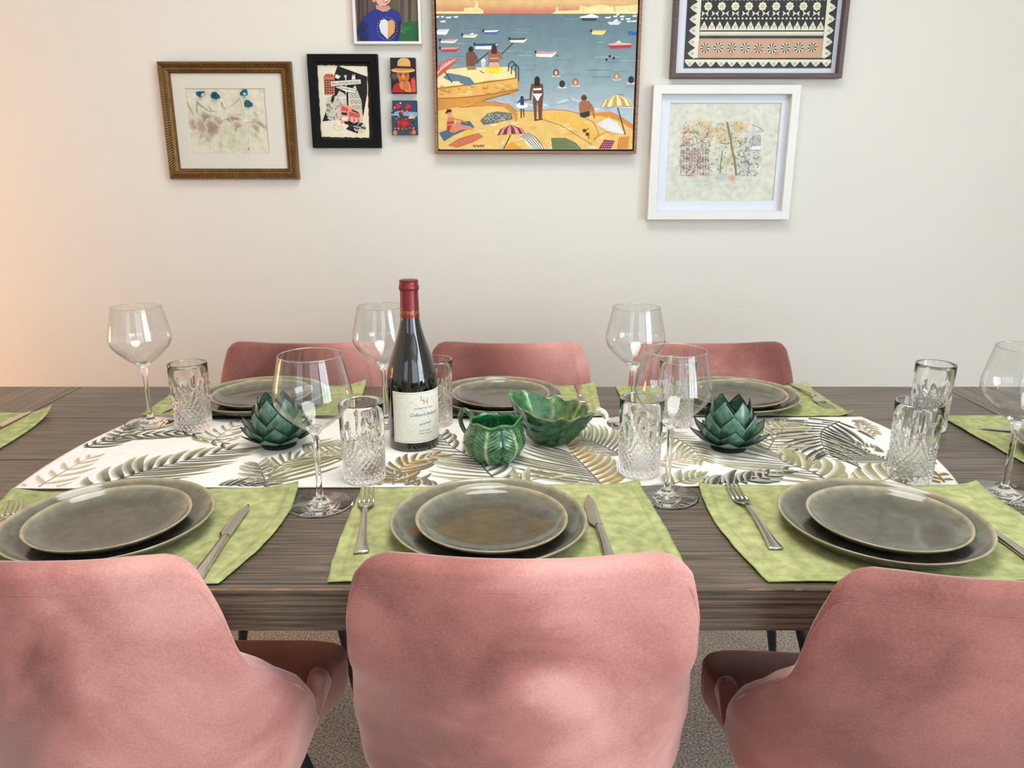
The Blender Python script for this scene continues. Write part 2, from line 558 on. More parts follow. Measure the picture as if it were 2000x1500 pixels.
def lerp_tab(tab, x):
    if x <= tab[0][0]: return tab[0][1]
    for (a, va), (c, vc) in zip(tab, tab[1:]):
        if x <= c:
            t = (x - a) / (c - a); t = t * t * (3 - 2 * t) * 0.5 + t * 0.5
            return va + (vc - va) * t
    return tab[-1][1]

W_TAB = [(0.36, 0.17), (0.40, 0.205), (0.46, 0.226), (0.54, 0.230), (0.69, 0.203), (0.76, 0.199), (0.80, 0.193), (0.86, 0.187)]
H_TAB = [(0, 0.826), (30, 0.831), (45, 0.832), (55, 0.829), (65, 0.819), (73, 0.795), (78, 0.752), (82, 0.685), (86, 0.60), (90, 0.512), (94, 0.464), (97, 0.450), (102, 0.466), (109, 0.484), (115, 0.480), (120, 0.446)]
Y_TAB = [(0.36, -0.13), (0.42, -0.185), (0.48, -0.205), (0.72, -0.25), (0.86, -0.264)]
K_TAB = [(0.36, 0.13), (0.52, 0.15), (0.62, 0.135), (0.69, 0.09), (0.76, 0.05), (0.86, 0.03)]
D_TAB = [(0.36, 0.125), (0.50, 0.145), (0.56, 0.13), (0.64, 0.085), (0.70, 0.034), (0.80, 0.024), (0.86, 0.022)]

def shell_pt(th, z, off=0.0):
    """outer surface of the chair shell; th in degrees from the middle of the back; off: inset"""
    w = lerp_tab(W_TAB, z) - off
    n = 2.8 + 1.2 * smooth01((z - 0.5) / 0.3)
    D = max(0.008, lerp_tab(D_TAB, z) - off * 0.8)
    a = math.radians(min(abs(th), 90.0))
    x = w * math.sin(a) ** (2 / n)
    y = D * (1 - max(0.0, math.cos(a)) ** (2 / n))
    if abs(th) > 90:
        y += (abs(th) - 90) * 0.0036
    y += lerp_tab(K_TAB, z) * (math.sqrt(x * x + 0.0006) - 0.0245)
    return Vector((math.copysign(x, th), lerp_tab(Y_TAB, z) + off + y, z))

def make_chair():
    t = thing('dining_chair', 'x', 'chair')
    b = MB()
    half = [60 * i / 22 for i in range(1, 23)] + [60 + 60 * i / 50 for i in range(1, 51)]
    ths = [-h for h in half[::-1]] + [0.0] + half
    nt = 26
    zb = 0.35
    def bot(th): return zb + 0.075 * smooth01((abs(th) - 92) / 28)
    outer, inner = [], []
    for j in range(nt + 1):
        s = j / nt
        ro, ri = [], []
        for th in ths:
            h = lerp_tab(H_TAB, abs(th))
            z = bot(th) + (h - bot(th)) * s
            ro.append(shell_pt(th, z)); ri.append(shell_pt(th, z - 0.0, 0.030))
        outer.append(ro); inner.append(ri)
    # rounded rim: pull the last rows of both skins together
    rim = []
    for th in ths:
        h = lerp_tab(H_TAB, abs(th))
        o_, i_ = shell_pt(th, h), shell_pt(th, h, 0.030)
        rim.append((o_, i_))
    mid = []
    for k in range(1, 6):
        a = PI * k / 6
        row = []
        for (o_, i_) in rim:
            c = (o_ + i_) / 2; r = (o_ - i_) / 2
            row.append(c + r * math.cos(a) + Vector((0, 0, 0.015 * math.sin(a))))
        mid.append(row)
    rows = outer + mid + inner[::-1]
    b.grid(rows)
    # close the two free ends and the bottom
    nr, nc = len(rows), len(ths)
    for col, flip in ((0, False), (nc - 1, True)):
        for j in range(nr // 2):
            a, c = j * nc + col, (nr - 1 - j) * nc + col
            a2, c2 = (j + 1) * nc + col, (nr - 2 - j) * nc + col
            if a2 == c2: b.face((a, a2, c)); continue
            b.face((a, a2, c2, c) if flip else (a, c, c2, a2))
    for i in range(nc - 1):
        b.face((i, (nr - 1) * nc + i, (nr - 1) * nc + i + 1, i + 1))
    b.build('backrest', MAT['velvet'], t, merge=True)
    # twin stitched seam a little below the rim on the outside
    b = MB()
    for dz in (0.015, 0.0185):
        pts = []
        for i in range(121):
            th = -86 + 172 * i / 120
            h = lerp_tab(H_TAB, abs(th))
            slope = max(0.0, (abs(th) - 60) / 20)
            z = h - dz * (1 + 1.2 * min(1, slope))
            p = shell_pt(th, z); q = shell_pt(th, z, 0.02)
            nrm = (p - q).normalized()
            pts.append(p + nrm * 0.0001)
        b.tube(pts, 0.0006, 5)
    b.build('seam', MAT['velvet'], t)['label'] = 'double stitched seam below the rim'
    # seat cushion and the pan under it
    b = MB()
    b.superbox((0, 0.022, 0.414), (0.462, 0.400, 0.080), 0.24, 64, 20,
               fun=lambda p: (p[0] * (1 - 0.16 * (1 - smooth01((p[1] - 0.03) / 0.13))), p[1], p[2] - 0.012 * smooth01((p[1] - 0.12) / 0.1) * (1 if p[2] > 0.414 else 0.2)))
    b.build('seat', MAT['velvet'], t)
    b = MB(); b.superbox((0, -0.01, 0.365), (0.33, 0.27, 0.05), 0.4, 32, 10)
    b.build('seat_pan', MAT['black'], t)
    for sx in (-1, 1):
        for sy in (-1, 1):
            b = MB()
            rows = []
            for i in range(9):
                f = i / 8; r_ = 0.0095 + 0.0095 * f
                rows.append([(sx * (0.205 - 0.075 * f) + r_ * math.cos(2 * PI * j / 16), sy * (0.185 - 0.085 * f) - 0.01 + r_ * math.sin(2 * PI * j / 16), 0.0168 + 0.348 * f) for j in range(16)])
            k0 = b.grid(rows, None, closed=True)
            b.face([k0 + j for j in reversed(range(16))]); b.face([k0 + 128 + j for j in range(16)])
            b.build('leg', MAT['black'], t)
    return t

chair = make_chair()
CH = [
    ((0.012, 0.980), 0.0, 'pink velvet dining chair in the centre foreground, back to the viewer'),
    ((-0.512, 0.975), 0.0, 'pink velvet dining chair in the left foreground, cut by the frame'),
    ((0.534, 0.934), math.radians(-5), 'pink velvet dining chair in the right foreground, cut by the frame'),
    ((-0.500, 1.545), PI, 'pink velvet chair across the table on the left, near the gilt picture'),
    ((-0.008, 1.545), PI, 'pink velvet chair across the table in the middle, below the beach painting'),
    ((0.476, 1.545), PI, 'pink velvet chair across the table on the right, behind the right lotus holder'),
]
NAP_SHADE = [(1.0, 0.0, 0.3), (1.0, 0.06, 1.7), (1.0, -0.10, 2.9), (-1.0, 0.05, 4.2), (-1.0, 0.0, 5.1), (1.0, 0.1, 6.6)]  # side and shift of the light and shade painted into each chair
for i, (p, rz, lab) in enumerate(CH):
    if i == 0:
        o = chair
        chair.location = (p[0], p[1], 0); chair.rotation_euler = (0, 0, rz); chair['label'] = lab
        chair['group'] = 'pink velvet chairs round the table'
    else:
        o = dup(chair, (p[0], p[1], 0), rz, lab)
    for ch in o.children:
        if ch.name.split('.')[0] in ('backrest', 'seat', 'seam'): ch['nap_shade'] = NAP_SHADE[i]

# small lamp glowing on a stand beside the left edge of the picture
lamp = thing('floor_lamp', 'short floor lamp with a cream shade glowing by the wall on the left', 'lamp', (-2.15, 1.75, 0.0))
b = MB(); b.lathe([(0.12, 0), (0.12, 0.012), (0.03, 0.03), (0.012, 0.04)], 40); b.build('base', MAT['black'], lamp, angle=40)
b = MB(); b.tube([(0, 0, 0.04), (0, 0, 0.78)], 0.009, 12); b.build('pole', MAT['black'], lamp)
m, nt, bs = new_mat('lamp_shade_linen'); setp(bs, color=C(244, 226, 196), rough=0.9, emis=(1.0, 0.42, 0.11, 1), emis_s=19.0)
MAT['shade'] = m
b = MB(); b.lathe([(0.15, 0.72), (0.11, 0.95)], 48, cap0=False, cap1=False); o = b.build('lamp_shade', MAT['shade'], lamp)
md = o.modifiers.new('solidify', 'SOLIDIFY'); md.thickness = 0.003
m, nt, bs = new_mat('bulb_glass'); setp(bs, color=(1, .8, .5, 1), emis=(1.0, 0.50, 0.2, 1), emis_s=120.0)
b = MB(); b.superbox((0, 0, 0.83), (0.06, 0.06, 0.08), 1.0, 24, 12); b.build('bulb', m, lamp)

ceil = thing('ceiling_fill', 'added round white fill light, unseen on the ceiling above the dining table', 'lamp', (0.1, 0.95, RZ - 0.085))  # made-up fixture out of view, carries the added fill light
b = MB(); b.lathe([(0.50, 0.02), (0.54, 0.02), (0.54, 0.085), (0.50, 0.085)], 64, cap0=False, cap1=False); b.build('fill_rim', MAT['white'], ceil, angle=40)
b = MB(); b.lathe([(0.001, 0.022), (0.50, 0.022), (0.50, 0.05), (0.001, 0.05)], 64)
m, nt, bs = new_mat('ceiling_fill_diffuser'); setp(bs, color=(1, 1, 1, 1), emis=(1, 0.98, 0.94, 1), emis_s=2.0); b.build('diffuser', m, ceil, angle=40)
# ------------------------------------------------------------------ cloths on the table
def cloth(name, fl, fr, br, bl, nx, ny, z0, thick, hfun, mat_, col, colfun=None, edge=None):
    """cloth from four world corners; hfun(u, v) -> extra height; edge(u, v) -> (dx, dy) wobble; returns object and sampler"""
    cx = (fl[0] + fr[0] + br[0] + bl[0]) / 4; cy_ = (fl[1] + fr[1] + br[1] + bl[1]) / 4
    def P(u, v):
        x = (fl[0] * (1 - u) + fr[0] * u) * (1 - v) + (bl[0] * (1 - u) + br[0] * u) * v
        y = (fl[1] * (1 - u) + fr[1] * u) * (1 - v) + (bl[1] * (1 - u) + br[1] * u) * v
        if edge:
            dx, dy = edge(u, v); x += dx; y += dy
        return x - cx, y - cy_, thick + max(0.0, hfun(u, v))
    b = MB()
    top, bot, ct = [], [], []
    for j in range(ny + 1):
        rt, rb, rc = [], [], []
        for i in range(nx + 1):
            u, v = i / nx, j / ny
            p = P(u, v)
            rt.append(p); rb.append((p[0], p[1], p[2] - thick))
            rc.append(colfun(u, v) if colfun else col)
        top.append(rt); bot.append(rb); ct.append(rc)
    bt = b.grid(top, ct)
    bb = b.grid([r[::-1] for r in bot], [r[::-1] for r in ct])
    w = nx + 1
    def T(i, j): return bt + j * w + i
    def B(i, j): return bb + j * w + (nx - i)
    for i in range(nx):
        b.face((T(i, 0), B(i, 0), B(i + 1, 0), T(i + 1, 0))); b.face((T(i + 1, ny), B(i + 1, ny), B(i, ny), T(i, ny)))
    for j in range(ny):
        b.face((T(0, j + 1), B(0, j + 1), B(0, j), T(0, j))); b.face((T(nx, j), B(nx, j), B(nx, j + 1), T(nx, j + 1)))
    return b, (cx, cy_, z0), P

def nz(x, y, z, s):
    return noise.noise(Vector((x * s, y * s, z)))

MAT_COL = C(178, 182, 126)
def placemat(fl, fr, br, bl, seed, label, curl=(), bulge=(0, 0, 0, 0)):
    """curl: list of (u, v, height, reach); bulge: outward bow of the near, right, far, left edge"""
    w = math.dist(fl, fr)
    def h(u, v):
        e = min(u * w, (1 - u) * w, v * 0.29, (1 - v) * 0.29)
        z = 0.0010 + 0.0012 * nz(u * 0.43, v * 0.3, seed * 7.1, 28) + 0.0005 * nz(u * 0.43, v * 0.3, seed * 3.3, 110)
        if e < 0.012: z += 0.0009
        elif e < 0.015: z -= 0.0004
        z += 0.0016 * max(0, nz(u * 3, v * 3, seed, 1.3)) * (1 - smooth01(e / 0.03))
        for (cu, cv, hh, rr) in curl:
            d = math.hypot((u - cu) * w, (v - cv) * 0.29)
            if d < rr: z += hh * (1 - d / rr) ** 2
        return z
    def edge(u, v):
        sx = bulge[1] * u * u * math.sin(PI * v) - bulge[3] * (1 - u) ** 2 * math.sin(PI * v)
        sy = bulge[2] * v * v * math.sin(PI * u) - bulge[0] * (1 - v) ** 2 * math.sin(PI * u)
        sx += 0.0016 * nz(0, v, seed, 9) * (2 * u - 1); sy += 0.0016 * nz(u, 0, seed + 5, 12) * (2 * v - 1)
        return sx, sy
    def cf(u, v):
        e = min(u * w, (1 - u) * w, v * 0.29, (1 - v) * 0.29)
        k = 1 + 0.16 * nz(u * 0.43, v * 0.3, seed, 14) + (0.10 if e < 0.0025 else 0) - (0.14 if 0.0115 < e < 0.0155 else 0)
        return (MAT_COL[0] * k, MAT_COL[1] * k, MAT_COL[2] * k, 1)
    b, loc, P = cloth('placemat', fl, fr, br, bl, 120, 84, 0.7603, 0.0014, h, MAT['linen'], MAT_COL, cf, edge)
    o = b.build('placemat', MAT['linen'], loc=loc)
    tag(o, label, 'placemat', 'green linen placemats')
    # rolled outer edge of the hem
    hb = MB()
    pts = []
    n = 60
    for i in range(n): pts.append(P(i / n, 0))
    for i in range(n): pts.append(P(1, i / n))
    for i in range(n): pts.append(P(1 - i / n, 1))
    for i in range(n): pts.append(P(0, 1 - i / n))
    hb.col = C(166, 184, 116)
    hb.tube([(p[0], p[1], p[2] - 0.0004) for p in pts], 0.0010, 6, closed=True)
    hb.build('hem', MAT['linen'], o)['label'] = 'paler rolled hem edge'
    return o

def OT(px, py, z=0.761): return on_table(px, py, z)

placemat((-0.750, 0.836), (-0.352, 0.822), OT(583, 955), (-0.762, 1.085), 1, 'green linen placemat in the near left corner, under a fork, knife and two plates', [(1, 1, 0.010, 0.06), (0, 1, 0.008, 0.07)], (0.004, 0.018, 0.002, 0))
placemat(OT(640, 1138), (0.216, 0.846), OT(1247, 948), OT(708, 958), 2, 'green linen placemat in the centre foreground, in front of the middle chair', [(0, 1, 0.006, 0.04), (1, 1, 0.007, 0.05)], (0.002, 0.003, 0.003, 0.004))
placemat(OT(1500, 1138), (0.742, 0.835), OT(1905, 952), OT(1365, 950), 3, 'green linen placemat in the near right corner, with a fork at its left', [(1, 1, 0.010, 0.05), (0, 1, 0.004, 0.04)], (0.003, 0, 0.0, 0.014))
placemat((-0.748, 1.474), (-0.322, 1.474), (-0.334, 1.690), (-0.752, 1.684), 4, 'green linen placemat on the far left, between the runner and the left far chair', [(1, 1, 0.016, 0.07), (0, 1, 0.004, 0.04)])
placemat((-0.262, 1.468), (0.182, 1.472), (0.190, 1.690), (-0.246, 1.688), 5, 'green linen placemat across the table behind the cabbage-leaf bowl', [(1, 1, 0.013, 0.05)])
placemat((0.243, 1.468), (0.686, 1.473), (0.672, 1.690), (0.236, 1.688), 6, 'green linen placemat on the far right, under the dark fork', [(1, 1, 0.010, 0.07), (1, 0, 0.010, 0.03)])
placemat((-1.208, 1.07), (-0.912, 1.07), (-0.934, 1.488), (-1.212, 1.488), 7, 'green linen placemat at the left end of the table, cut by the frame', [(1, 1, 0.016, 0.06)], (0, 0.012, 0, 0))
placemat((0.880, 1.03), (1.200, 1.03), (1.190, 1.468), (0.862, 1.468), 8, 'green linen placemat at the right end of the table, cut by the frame', [], (0, 0, 0, 0.006))

# ------------------------------------------------------------------ palm print runner
RFL, RFR, RBR, RBL = (-0.775, 1.106), (0.703, 1.120), (0.700, 1.466), (-0.748, 1.447)
def rheight(x, y):
    return 0.0008 + 0.0012 * max(-0.6, nz(x, y, 2.2, 9)) + 0.0004 * nz(x, y, 5, 40)
def r_h(u, v):
    x = RFL[0] + (RFR[0] - RFL[0]) * u; y = RFL[1] + (RBL[1] - RFL[1]) * v
    return rheight(x, y)
def r_edge(u, v):
    # the left end bows in towards its near corner
    return (0.028 * math.sin(PI * v) * (1 - u) ** 6 * -0.6 + 0.030 * math.sin(PI * v) * u ** 8, 0.0018 * nz(u, 0, 3, 14) * (2 * v - 1))
LIN = C(247, 242, 236)
b, rloc, RP = cloth('table_runner', RFL, RFR, RBR, RBL, 220, 50, 0.7603, 0.0016, r_h, None, LIN, None, r_edge)
rnr = thing('table_runner', 'white cotton runner printed with olive and grey palm fronds, along the table', 'table runner', (rloc[0], rloc[1], rloc[2]))
cloth_o = b.build('runner_cloth', MAT['runner'], rnr)
DK, GR, OL, LT, GD, PK = C(58, 58, 54), C(104, 104, 92), C(134, 130, 92), C(186, 182, 146), C(158, 122, 52), C(206, 184, 158)
# the print belongs to the cloth: one mesh lying a hair over the weave
pr = MB()
def in_runner(x, y):
    v = (y - RFL[1]) / (RBL[1] - RFL[1])
    xl = RFL[0] + (RBL[0] - RFL[0]) * v - 0.017 * math.sin(PI * max(0, min(1, v)))
    xr = RFR[0] + (RBR[0] - RFR[0]) * v + 0.030 * math.sin(PI * max(0, min(1, v)))
    lo = RFL[1] + (RFR[1] - RFL[1]) * (x - RFL[0]) / (RFR[0] - RFL[0]); hi = RBL[1] + (RBR[1] - RBL[1]) * (x - RBL[0]) / (RBR[0] - RBL[0])
    return xl + 0.004 < x < xr - 0.004 and lo + 0.003 < y < hi - 0.003
def mixc(a, c, t): return tuple(a[i] + (c[i] - a[i]) * t for i in range(3)) + (1,)
PLAYER = [0]
def strip(pts, widths, cols, lay):
    """flat tapered brush stroke on the cloth, clipped at its edges"""
    n = len(pts); row = []
    for i in range(n):
        p = pts[i]; d = (pts[min(i + 1, n - 1)] - pts[max(i - 1, 0)])
        if d.length < 1e-8: d = Vector((1, 0))
        d.normalize(); nn = Vector((-d.y, d.x)); w = widths[i]
        a, c = p + nn * w, p - nn * w
        ok = in_runner(a.x, a.y) and in_runner(c.x, c.y)
        z = 0.0016 + rheight(p.x, p.y) + 0.0003 + lay * 0.00008
        row.append((ok, a, p, c, z, cols[i]))
    for i in range(n - 1):
        if not (row[i][0] and row[i + 1][0]): continue
        r0, r1 = row[i], row[i + 1]
        ids = []
        for r in (r0, r1):
            e = mixc(r[5][0], r[5][1], 1.0)
            for q, cc in ((r[1], r[5][1]), (r[2], r[5][0]), (r[3], r[5][0])):
                ids.append(pr.vert((q.x - rloc[0], q.y - rloc[1], 0.0016 + rheight(q.x, q.y) + 0.0003 + lay * 0.00008), cc))
        pr.face((ids[0], ids[3], ids[4], ids[1])); pr.face((ids[1], ids[4], ids[5], ids[2]))
def frond(rach, left, right, base_c, tip_c, edge_c, n=16, wid=0.0065, t0=0.0, t1=1.0, seed=0, rc=None, curve=0.5, ang=1.0):
    """rach: photo points of the midrib; left/right: leaflet length (m) on either side"""
    rr = random.Random(seed)
    P = [Vector(on_table(x, y, 0.762)) for x, y in rach]
    def at(t):
        s = t * (len(P) - 1); i = min(int(s), len(P) - 2); f = s - i
        p0 = P[max(i - 1, 0)]; p1 = P[i]; p2 = P[i + 1]; p3 = P[min(i + 2, len(P) - 1)]
        return 0.5 * ((2 * p1) + (p2 - p0) * f + (2 * p0 - 5 * p1 + 4 * p2 - p3) * f * f + (3 * p1 - p0 - 3 * p2 + p3) * f ** 3)
    for k in range(n):
        t = t0 + (t1 - t0) * (k + 0.5) / n
        p = at(t); d = (at(min(1, t + 0.02)) - at(max(0, t - 0.02))).normalized()
        for side, L_ in ((1, left), (-1, right)):
            if not L_: continue
            Lk = L_ * (0.55 + 0.45 * math.sin(PI * min(1, 0.25 + t * 0.85))) * rr.uniform(0.82, 1.12)
            a0 = side * ang * (1.15 - 0.55 * t) * rr.uniform(0.92, 1.08)
            pts, ws, cs = [], [], []
            q = p.copy(); m = 9
            for i in range(m + 1):
                f = i / m
                a = a0 - side * curve * f * f * 1.3
                dd = Vector((d.x * math.cos(a) - d.y * math.sin(a), d.x * math.sin(a) + d.y * math.cos(a)))
                pts.append(q.copy()); q = q + dd * (Lk / m)
                ws.append(wid * (Lk / 0.07) ** 0.3 * (math.sin(PI * min(1, (f * 0.9 + 0.10))) ** 0.7) * (1.0 if f < 0.98 else 0.15))
                j = rr.uniform(-0.08, 0.08)
                c0 = mixc(base_c, tip_c, min(1, max(0, f * 0.95 + j)))
                cs.append((c0, mixc(c0, edge_c, 0.65)))
            strip(pts, ws, cs, k % 3)
    m = 30
    c = rc or mixc(base_c, LT, 0.35)
    strip([at(i / m) for i in range(m + 1)], [0.0016 * (1.15 - i / m) for i in range(m + 1)], [(c, DK)] * (m + 1), 4)
# fronds, left to right
frond([(180, 958), (250, 932), (300, 916), (375, 897), (450, 878)], 0.085, 0, DK, LT, LIN, 12, 0.0085, seed=1, curve=0.9, ang=1.25)
frond([(180, 958), (250, 932), (300, 916), (375, 897), (450, 878)], 0, 0.13, GR, OL, LIN, 17, 0.0042, seed=2, curve=0.25, ang=0.85)
frond([(165, 876), (225, 857), (300, 848), (375, 847), (442, 868)], 0.03, 0.065, DK, OL, LIN, 15, 0.0058, seed=3, curve=0.8)
frond([(222, 862), (245, 842), (268, 832)], 0.04, 0.05, DK, LT, LIN, 7, 0.007, seed=4)
frond([(60, 962), (120, 925), (178, 893)], 0.045, 0.06, PK, PK, LIN, 6, 0.006, seed=5)
frond([(415, 868), (432, 850), (468, 826)], 0.06, 0.055, LT, OL, LIN, 7, 0.005, seed=6)
frond([(520, 950), (540, 916), (585, 893), (655, 886)], 0.055, 0.15, OL, OL, LIN, 14, 0.0048, seed=7, curve=0.3, ang=0.95)
frond([(522, 950), (512, 925), (505, 908)], 0.06, 0.06, GR, LT, LIN, 7, 0.008, seed=8)
frond([(415, 958), (470, 947), (520, 948)], 0.05, 0.02, DK, GR, LIN, 8, 0.006, seed=9, ang=0.7)
frond([(590, 870), (640, 872), (700, 868)], 0.05, 0.06, OL, LT, LIN, 10, 0.005, seed=10)
frond([(770, 962), (772, 930), (800, 905), (850, 890)], 0.06, 0.075, GD, GR, LIN, 12, 0.0068, seed=11, curve=0.7)
frond([(850, 958), (800, 945), (765, 925)], 0.09, 0.05, GR, OL, LIN, 10, 0.006, seed=12, curve=0.8)
frond([(985, 955), (955, 925), (930, 900), (880, 872), (862, 850)], 0.11, 0.0, GR, LT, LIN, 18, 0.0045, seed=13, curve=0.45)
frond([(985, 955), (955, 925), (930, 900), (880, 872), (862, 850)], 0.0, 0.08, GR, OL, LIN, 12, 0.0062, seed=14, curve=0.7)
frond([(1180, 952), (1150, 920), (1118, 886)], 0.16, 0.0, GR, OL, LIN, 17, 0.0042, seed=15, curve=0.35)
frond([(1180, 952), (1150, 920), (1118, 886), (1105, 862)], 0.0, 0.085, GD, LT, LIN, 14, 0.0072, seed=16, curve=0.7)
frond([(1215, 890), (1170, 868), (1130, 850)], 0.07, 0.13, GR, LT, LIN, 14, 0.0046, seed=17, curve=0.4)
frond([(1000, 952), (1060, 935), (1130, 950)], 0.07, 0.0, OL, LT, LIN, 9, 0.0075, seed=18)
frond([(1270, 905), (1320, 898), (1345, 890)], 0.05, 0.05, PK, LT, LIN, 9, 0.004, seed=19)
frond([(1290, 845), (1340, 868), (1375, 900)], 0.05, 0.07, OL, LT, LIN, 12, 0.0046, seed=20, curve=0.3)
frond([(1370, 952), (1420, 947), (1476, 936), (1532, 921)], 0.065, 0.05, DK, GR, LIN, 15, 0.0072, seed=21, curve=0.6)
frond([(1300, 950), (1340, 938), (1372, 930)], 0.05, 0.03, OL, LT, LIN, 7, 0.007, seed=22)
frond([(1640, 955), (1590, 925), (1532, 902), (1516, 886)], 0.0, 0.10, OL, LT, LIN, 13, 0.0085, seed=23, curve=0.8)
frond([(1640, 955), (1590, 925), (1532, 902), (1516, 886)], 0.16, 0.0, GR, LT, LIN, 15, 0.004, seed=24, curve=0.3)
frond([(1640, 824), (1608, 840), (1604, 862), (1618, 888)], 0.13, 0.13, DK, GR, LIN, 14, 0.0052, seed=25, curve=0.35)
frond([(1500, 880), (1520, 850), (1545, 828)], 0.09, 0.09, OL, LT, LIN, 12, 0.0055, seed=26, curve=0.5)
frond([(1440, 835), (1490, 838), (1530, 826)], 0.05, 0.06, LT, OL, LIN, 9, 0.005, seed=27)
frond([(1665, 822), (1685, 828), (1712, 848)], 0.03, 0.05, OL, PK, LIN, 8, 0.006, seed=28)
frond([(1745, 905), (1705, 890), (1672, 872)], 0.10, 0.07, GR, OL, LIN, 12, 0.0045, seed=29, curve=0.3)
frond([(1690, 955), (1750, 930), (1800, 905)], 0.08, 0.05, LT, OL, LIN, 9, 0.008, seed=30, curve=0.8)
frond([(1850, 950), (1828, 925), (1800, 905), (1770, 885)], 0.05, 0.05, GD, GR, LIN, 9, 0.007, seed=31)
pr.build('palm_print', MAT['runner'], rnr, smooth=False)['label'] = 'printed palm fronds in olive, grey and mustard'
hb = MB(); hb.col = C(150, 140, 128)
def ring(P, n=80):
    pts = [P(i / n, 0) for i in range(n)] + [P(1, i / n) for i in range(n)] + [P(1 - i / n, 1) for i in range(n)] + [P(0, 1 - i / n) for i in range(n)]
    return [(p[0], p[1], p[2] - 0.0006) for p in pts]
hb.tube(ring(RP), 0.0009, 6, closed=True)
hb.build('hem', MAT['runner'], rnr)

# ------------------------------------------------------------------ plates
def make_plate(name, R, H, seed):
    """coupe plate with a low upright wall and an uneven hand-made rim"""
    t = 0.0045
    flat = R - 0.028
    cg, cw, cr, co = C(84, 79, 67), C(106, 106, 93), C(170, 160, 130), C(66, 62, 54)
    prof = [(0.002, 0.002), (flat * 0.55, 0.002), (flat * 0.62, 0.0), (flat * 0.68, 0.002), (flat, 0.004), (R - 0.012, H * 0.42), (R - 0.002, H - 0.004), (R, H - 0.0012)]
    cols = [co] * 6 + [C(88, 84, 72), C(140, 130, 104)]
    prof += [(R - 0.0012, H), (R - 0.0036, H - 0.0008)]; cols += [cr, cr]
    prof += [(R - 0.006, H - 0.005), (R - 0.0155, H * 0.52), (R - 0.024, 0.0088), (R - 0.034, 0.0064), (flat * 0.6, 0.0058), (0.002, 0.0058)]
    cols += [mixc(cw, cr, 0.3), cw, mixc(cw, cg, 0.6), cg, cg, cg]
    def rf(th, i, r, z):
        k = r / R
        return r * (1 + k * (0.006 * math.sin(2 * th + seed) + 0.004 * math.sin(3 * th + seed * 2.1) + 0.0022 * math.sin(7 * th + seed)))
    b = MB(); b.lathe(prof, 96, cols=cols, rfun=rf)
    return b.build(name, MAT['plate'])
BIGZ = 0.7640
dp = make_plate('dinner_plate', 0.1345, 0.0235, 1.0)
sp = make_plate('side_plate', 0.1035, 0.0205, 2.4)
PL = [(-0.547, 0.957, 'near left setting'), (-0.031, 0.957, 'centre foreground setting'), (0.503, 0.957, 'near right setting'),
      (-0.528, 1.556, 'far left setting'), (-0.028, 1.556, 'far middle setting'), (0.468, 1.556, 'far right setting'),
      (-1.098, 1.300, 'left end of the table'), (1.012, 1.225, 'right end of the table')]
for i, (x, y, lab) in enumerate(PL):
    for k, (src, dz, nm, dx, dy) in enumerate(((dp, 0.0, 'large', 0, 0), (sp, 0.0066, 'small', 0.0, -0.006 if y < 1.2 else -0.008))):
        l = 'grey-green stoneware %s, %s' % ('dinner plate, larger and lower' if k == 0 else 'side plate, smaller and on top', lab)
        if i == 0: o = src
        else: o = src.copy(); COL.objects.link(o)
        o.location = (x + dx + (0.004 if k else 0), y + dy, BIGZ + dz); o.rotation_euler = (0, 0, i * 1.3 + k)
        tag(o, l, 'plate', 'stoneware dinner plates' if k == 0 else 'stoneware side plates')

# ------------------------------------------------------------------ cutlery (local: +y towards the tip, origin at the middle of the handle end)
def bar(b, prof, n=12):
    """prof: (y, xc, half width, z centre, half thickness)"""
    rows = []
    for (y, xc, hw, z, ht) in prof:
        row = []
        for j in range(n):
            a = 2 * PI * (j + 0.5) / n
            row.append((xc + hw * math.copysign(abs(math.cos(a)) ** 0.6, math.cos(a)), y, z + ht * math.copysign(abs(math.sin(a)) ** 0.8, math.sin(a))))
        rows.append(row)
    s = b.grid(rows, None, closed=True)
    b.face([s + j for j in reversed(range(n))]); b.face([s + (len(prof) - 1) * n + j for j in range(n)])

def make_fork():
    t = thing('fork', 'x', 'fork')
    b = MB()
    bar(b, [(0, 0, 0.0098, 0.0022, 0.0016), (0.003, 0, 0.0100, 0.0024, 0.0018), (0.02, 0, 0.0078, 0.0030, 0.0018), (0.05, 0, 0.0056, 0.0052, 0.0018), (0.085, 0, 0.0042, 0.0078, 0.0018),
            (0.115, 0, 0.0038, 0.0088, 0.0018), (0.128, 0, 0.0048, 0.0078, 0.0017)])
    b.build('handle', MAT['steel'], t)
    b = MB()
    bar(b, [(0.126, 0, 0.0044, 0.0080, 0.0017), (0.134, 0, 0.0075, 0.0062, 0.0014), (0.140, 0, 0.0112, 0.0046, 0.0012), (0.150, 0, 0.0122, 0.0030, 0.0011), (0.157, 0, 0.0121, 0.0024, 0.0011)], 16)
    b.build('fork_head', MAT['steel'], t)
    for k in range(4):
        x = -0.0102 + k * 0.0068
        b = MB()
        bar(b, [(0.154, x, 0.0019, 0.0026, 0.0011), (0.175, x * 0.98, 0.0017, 0.0024, 0.0011), (0.195, x * 0.95, 0.0014, 0.0040, 0.0010), (0.205, x * 0.93, 0.0007, 0.0058, 0.0006)], 10)
        b.build('tine', MAT['steel'], t)
    return t
FORK_L = 0.205
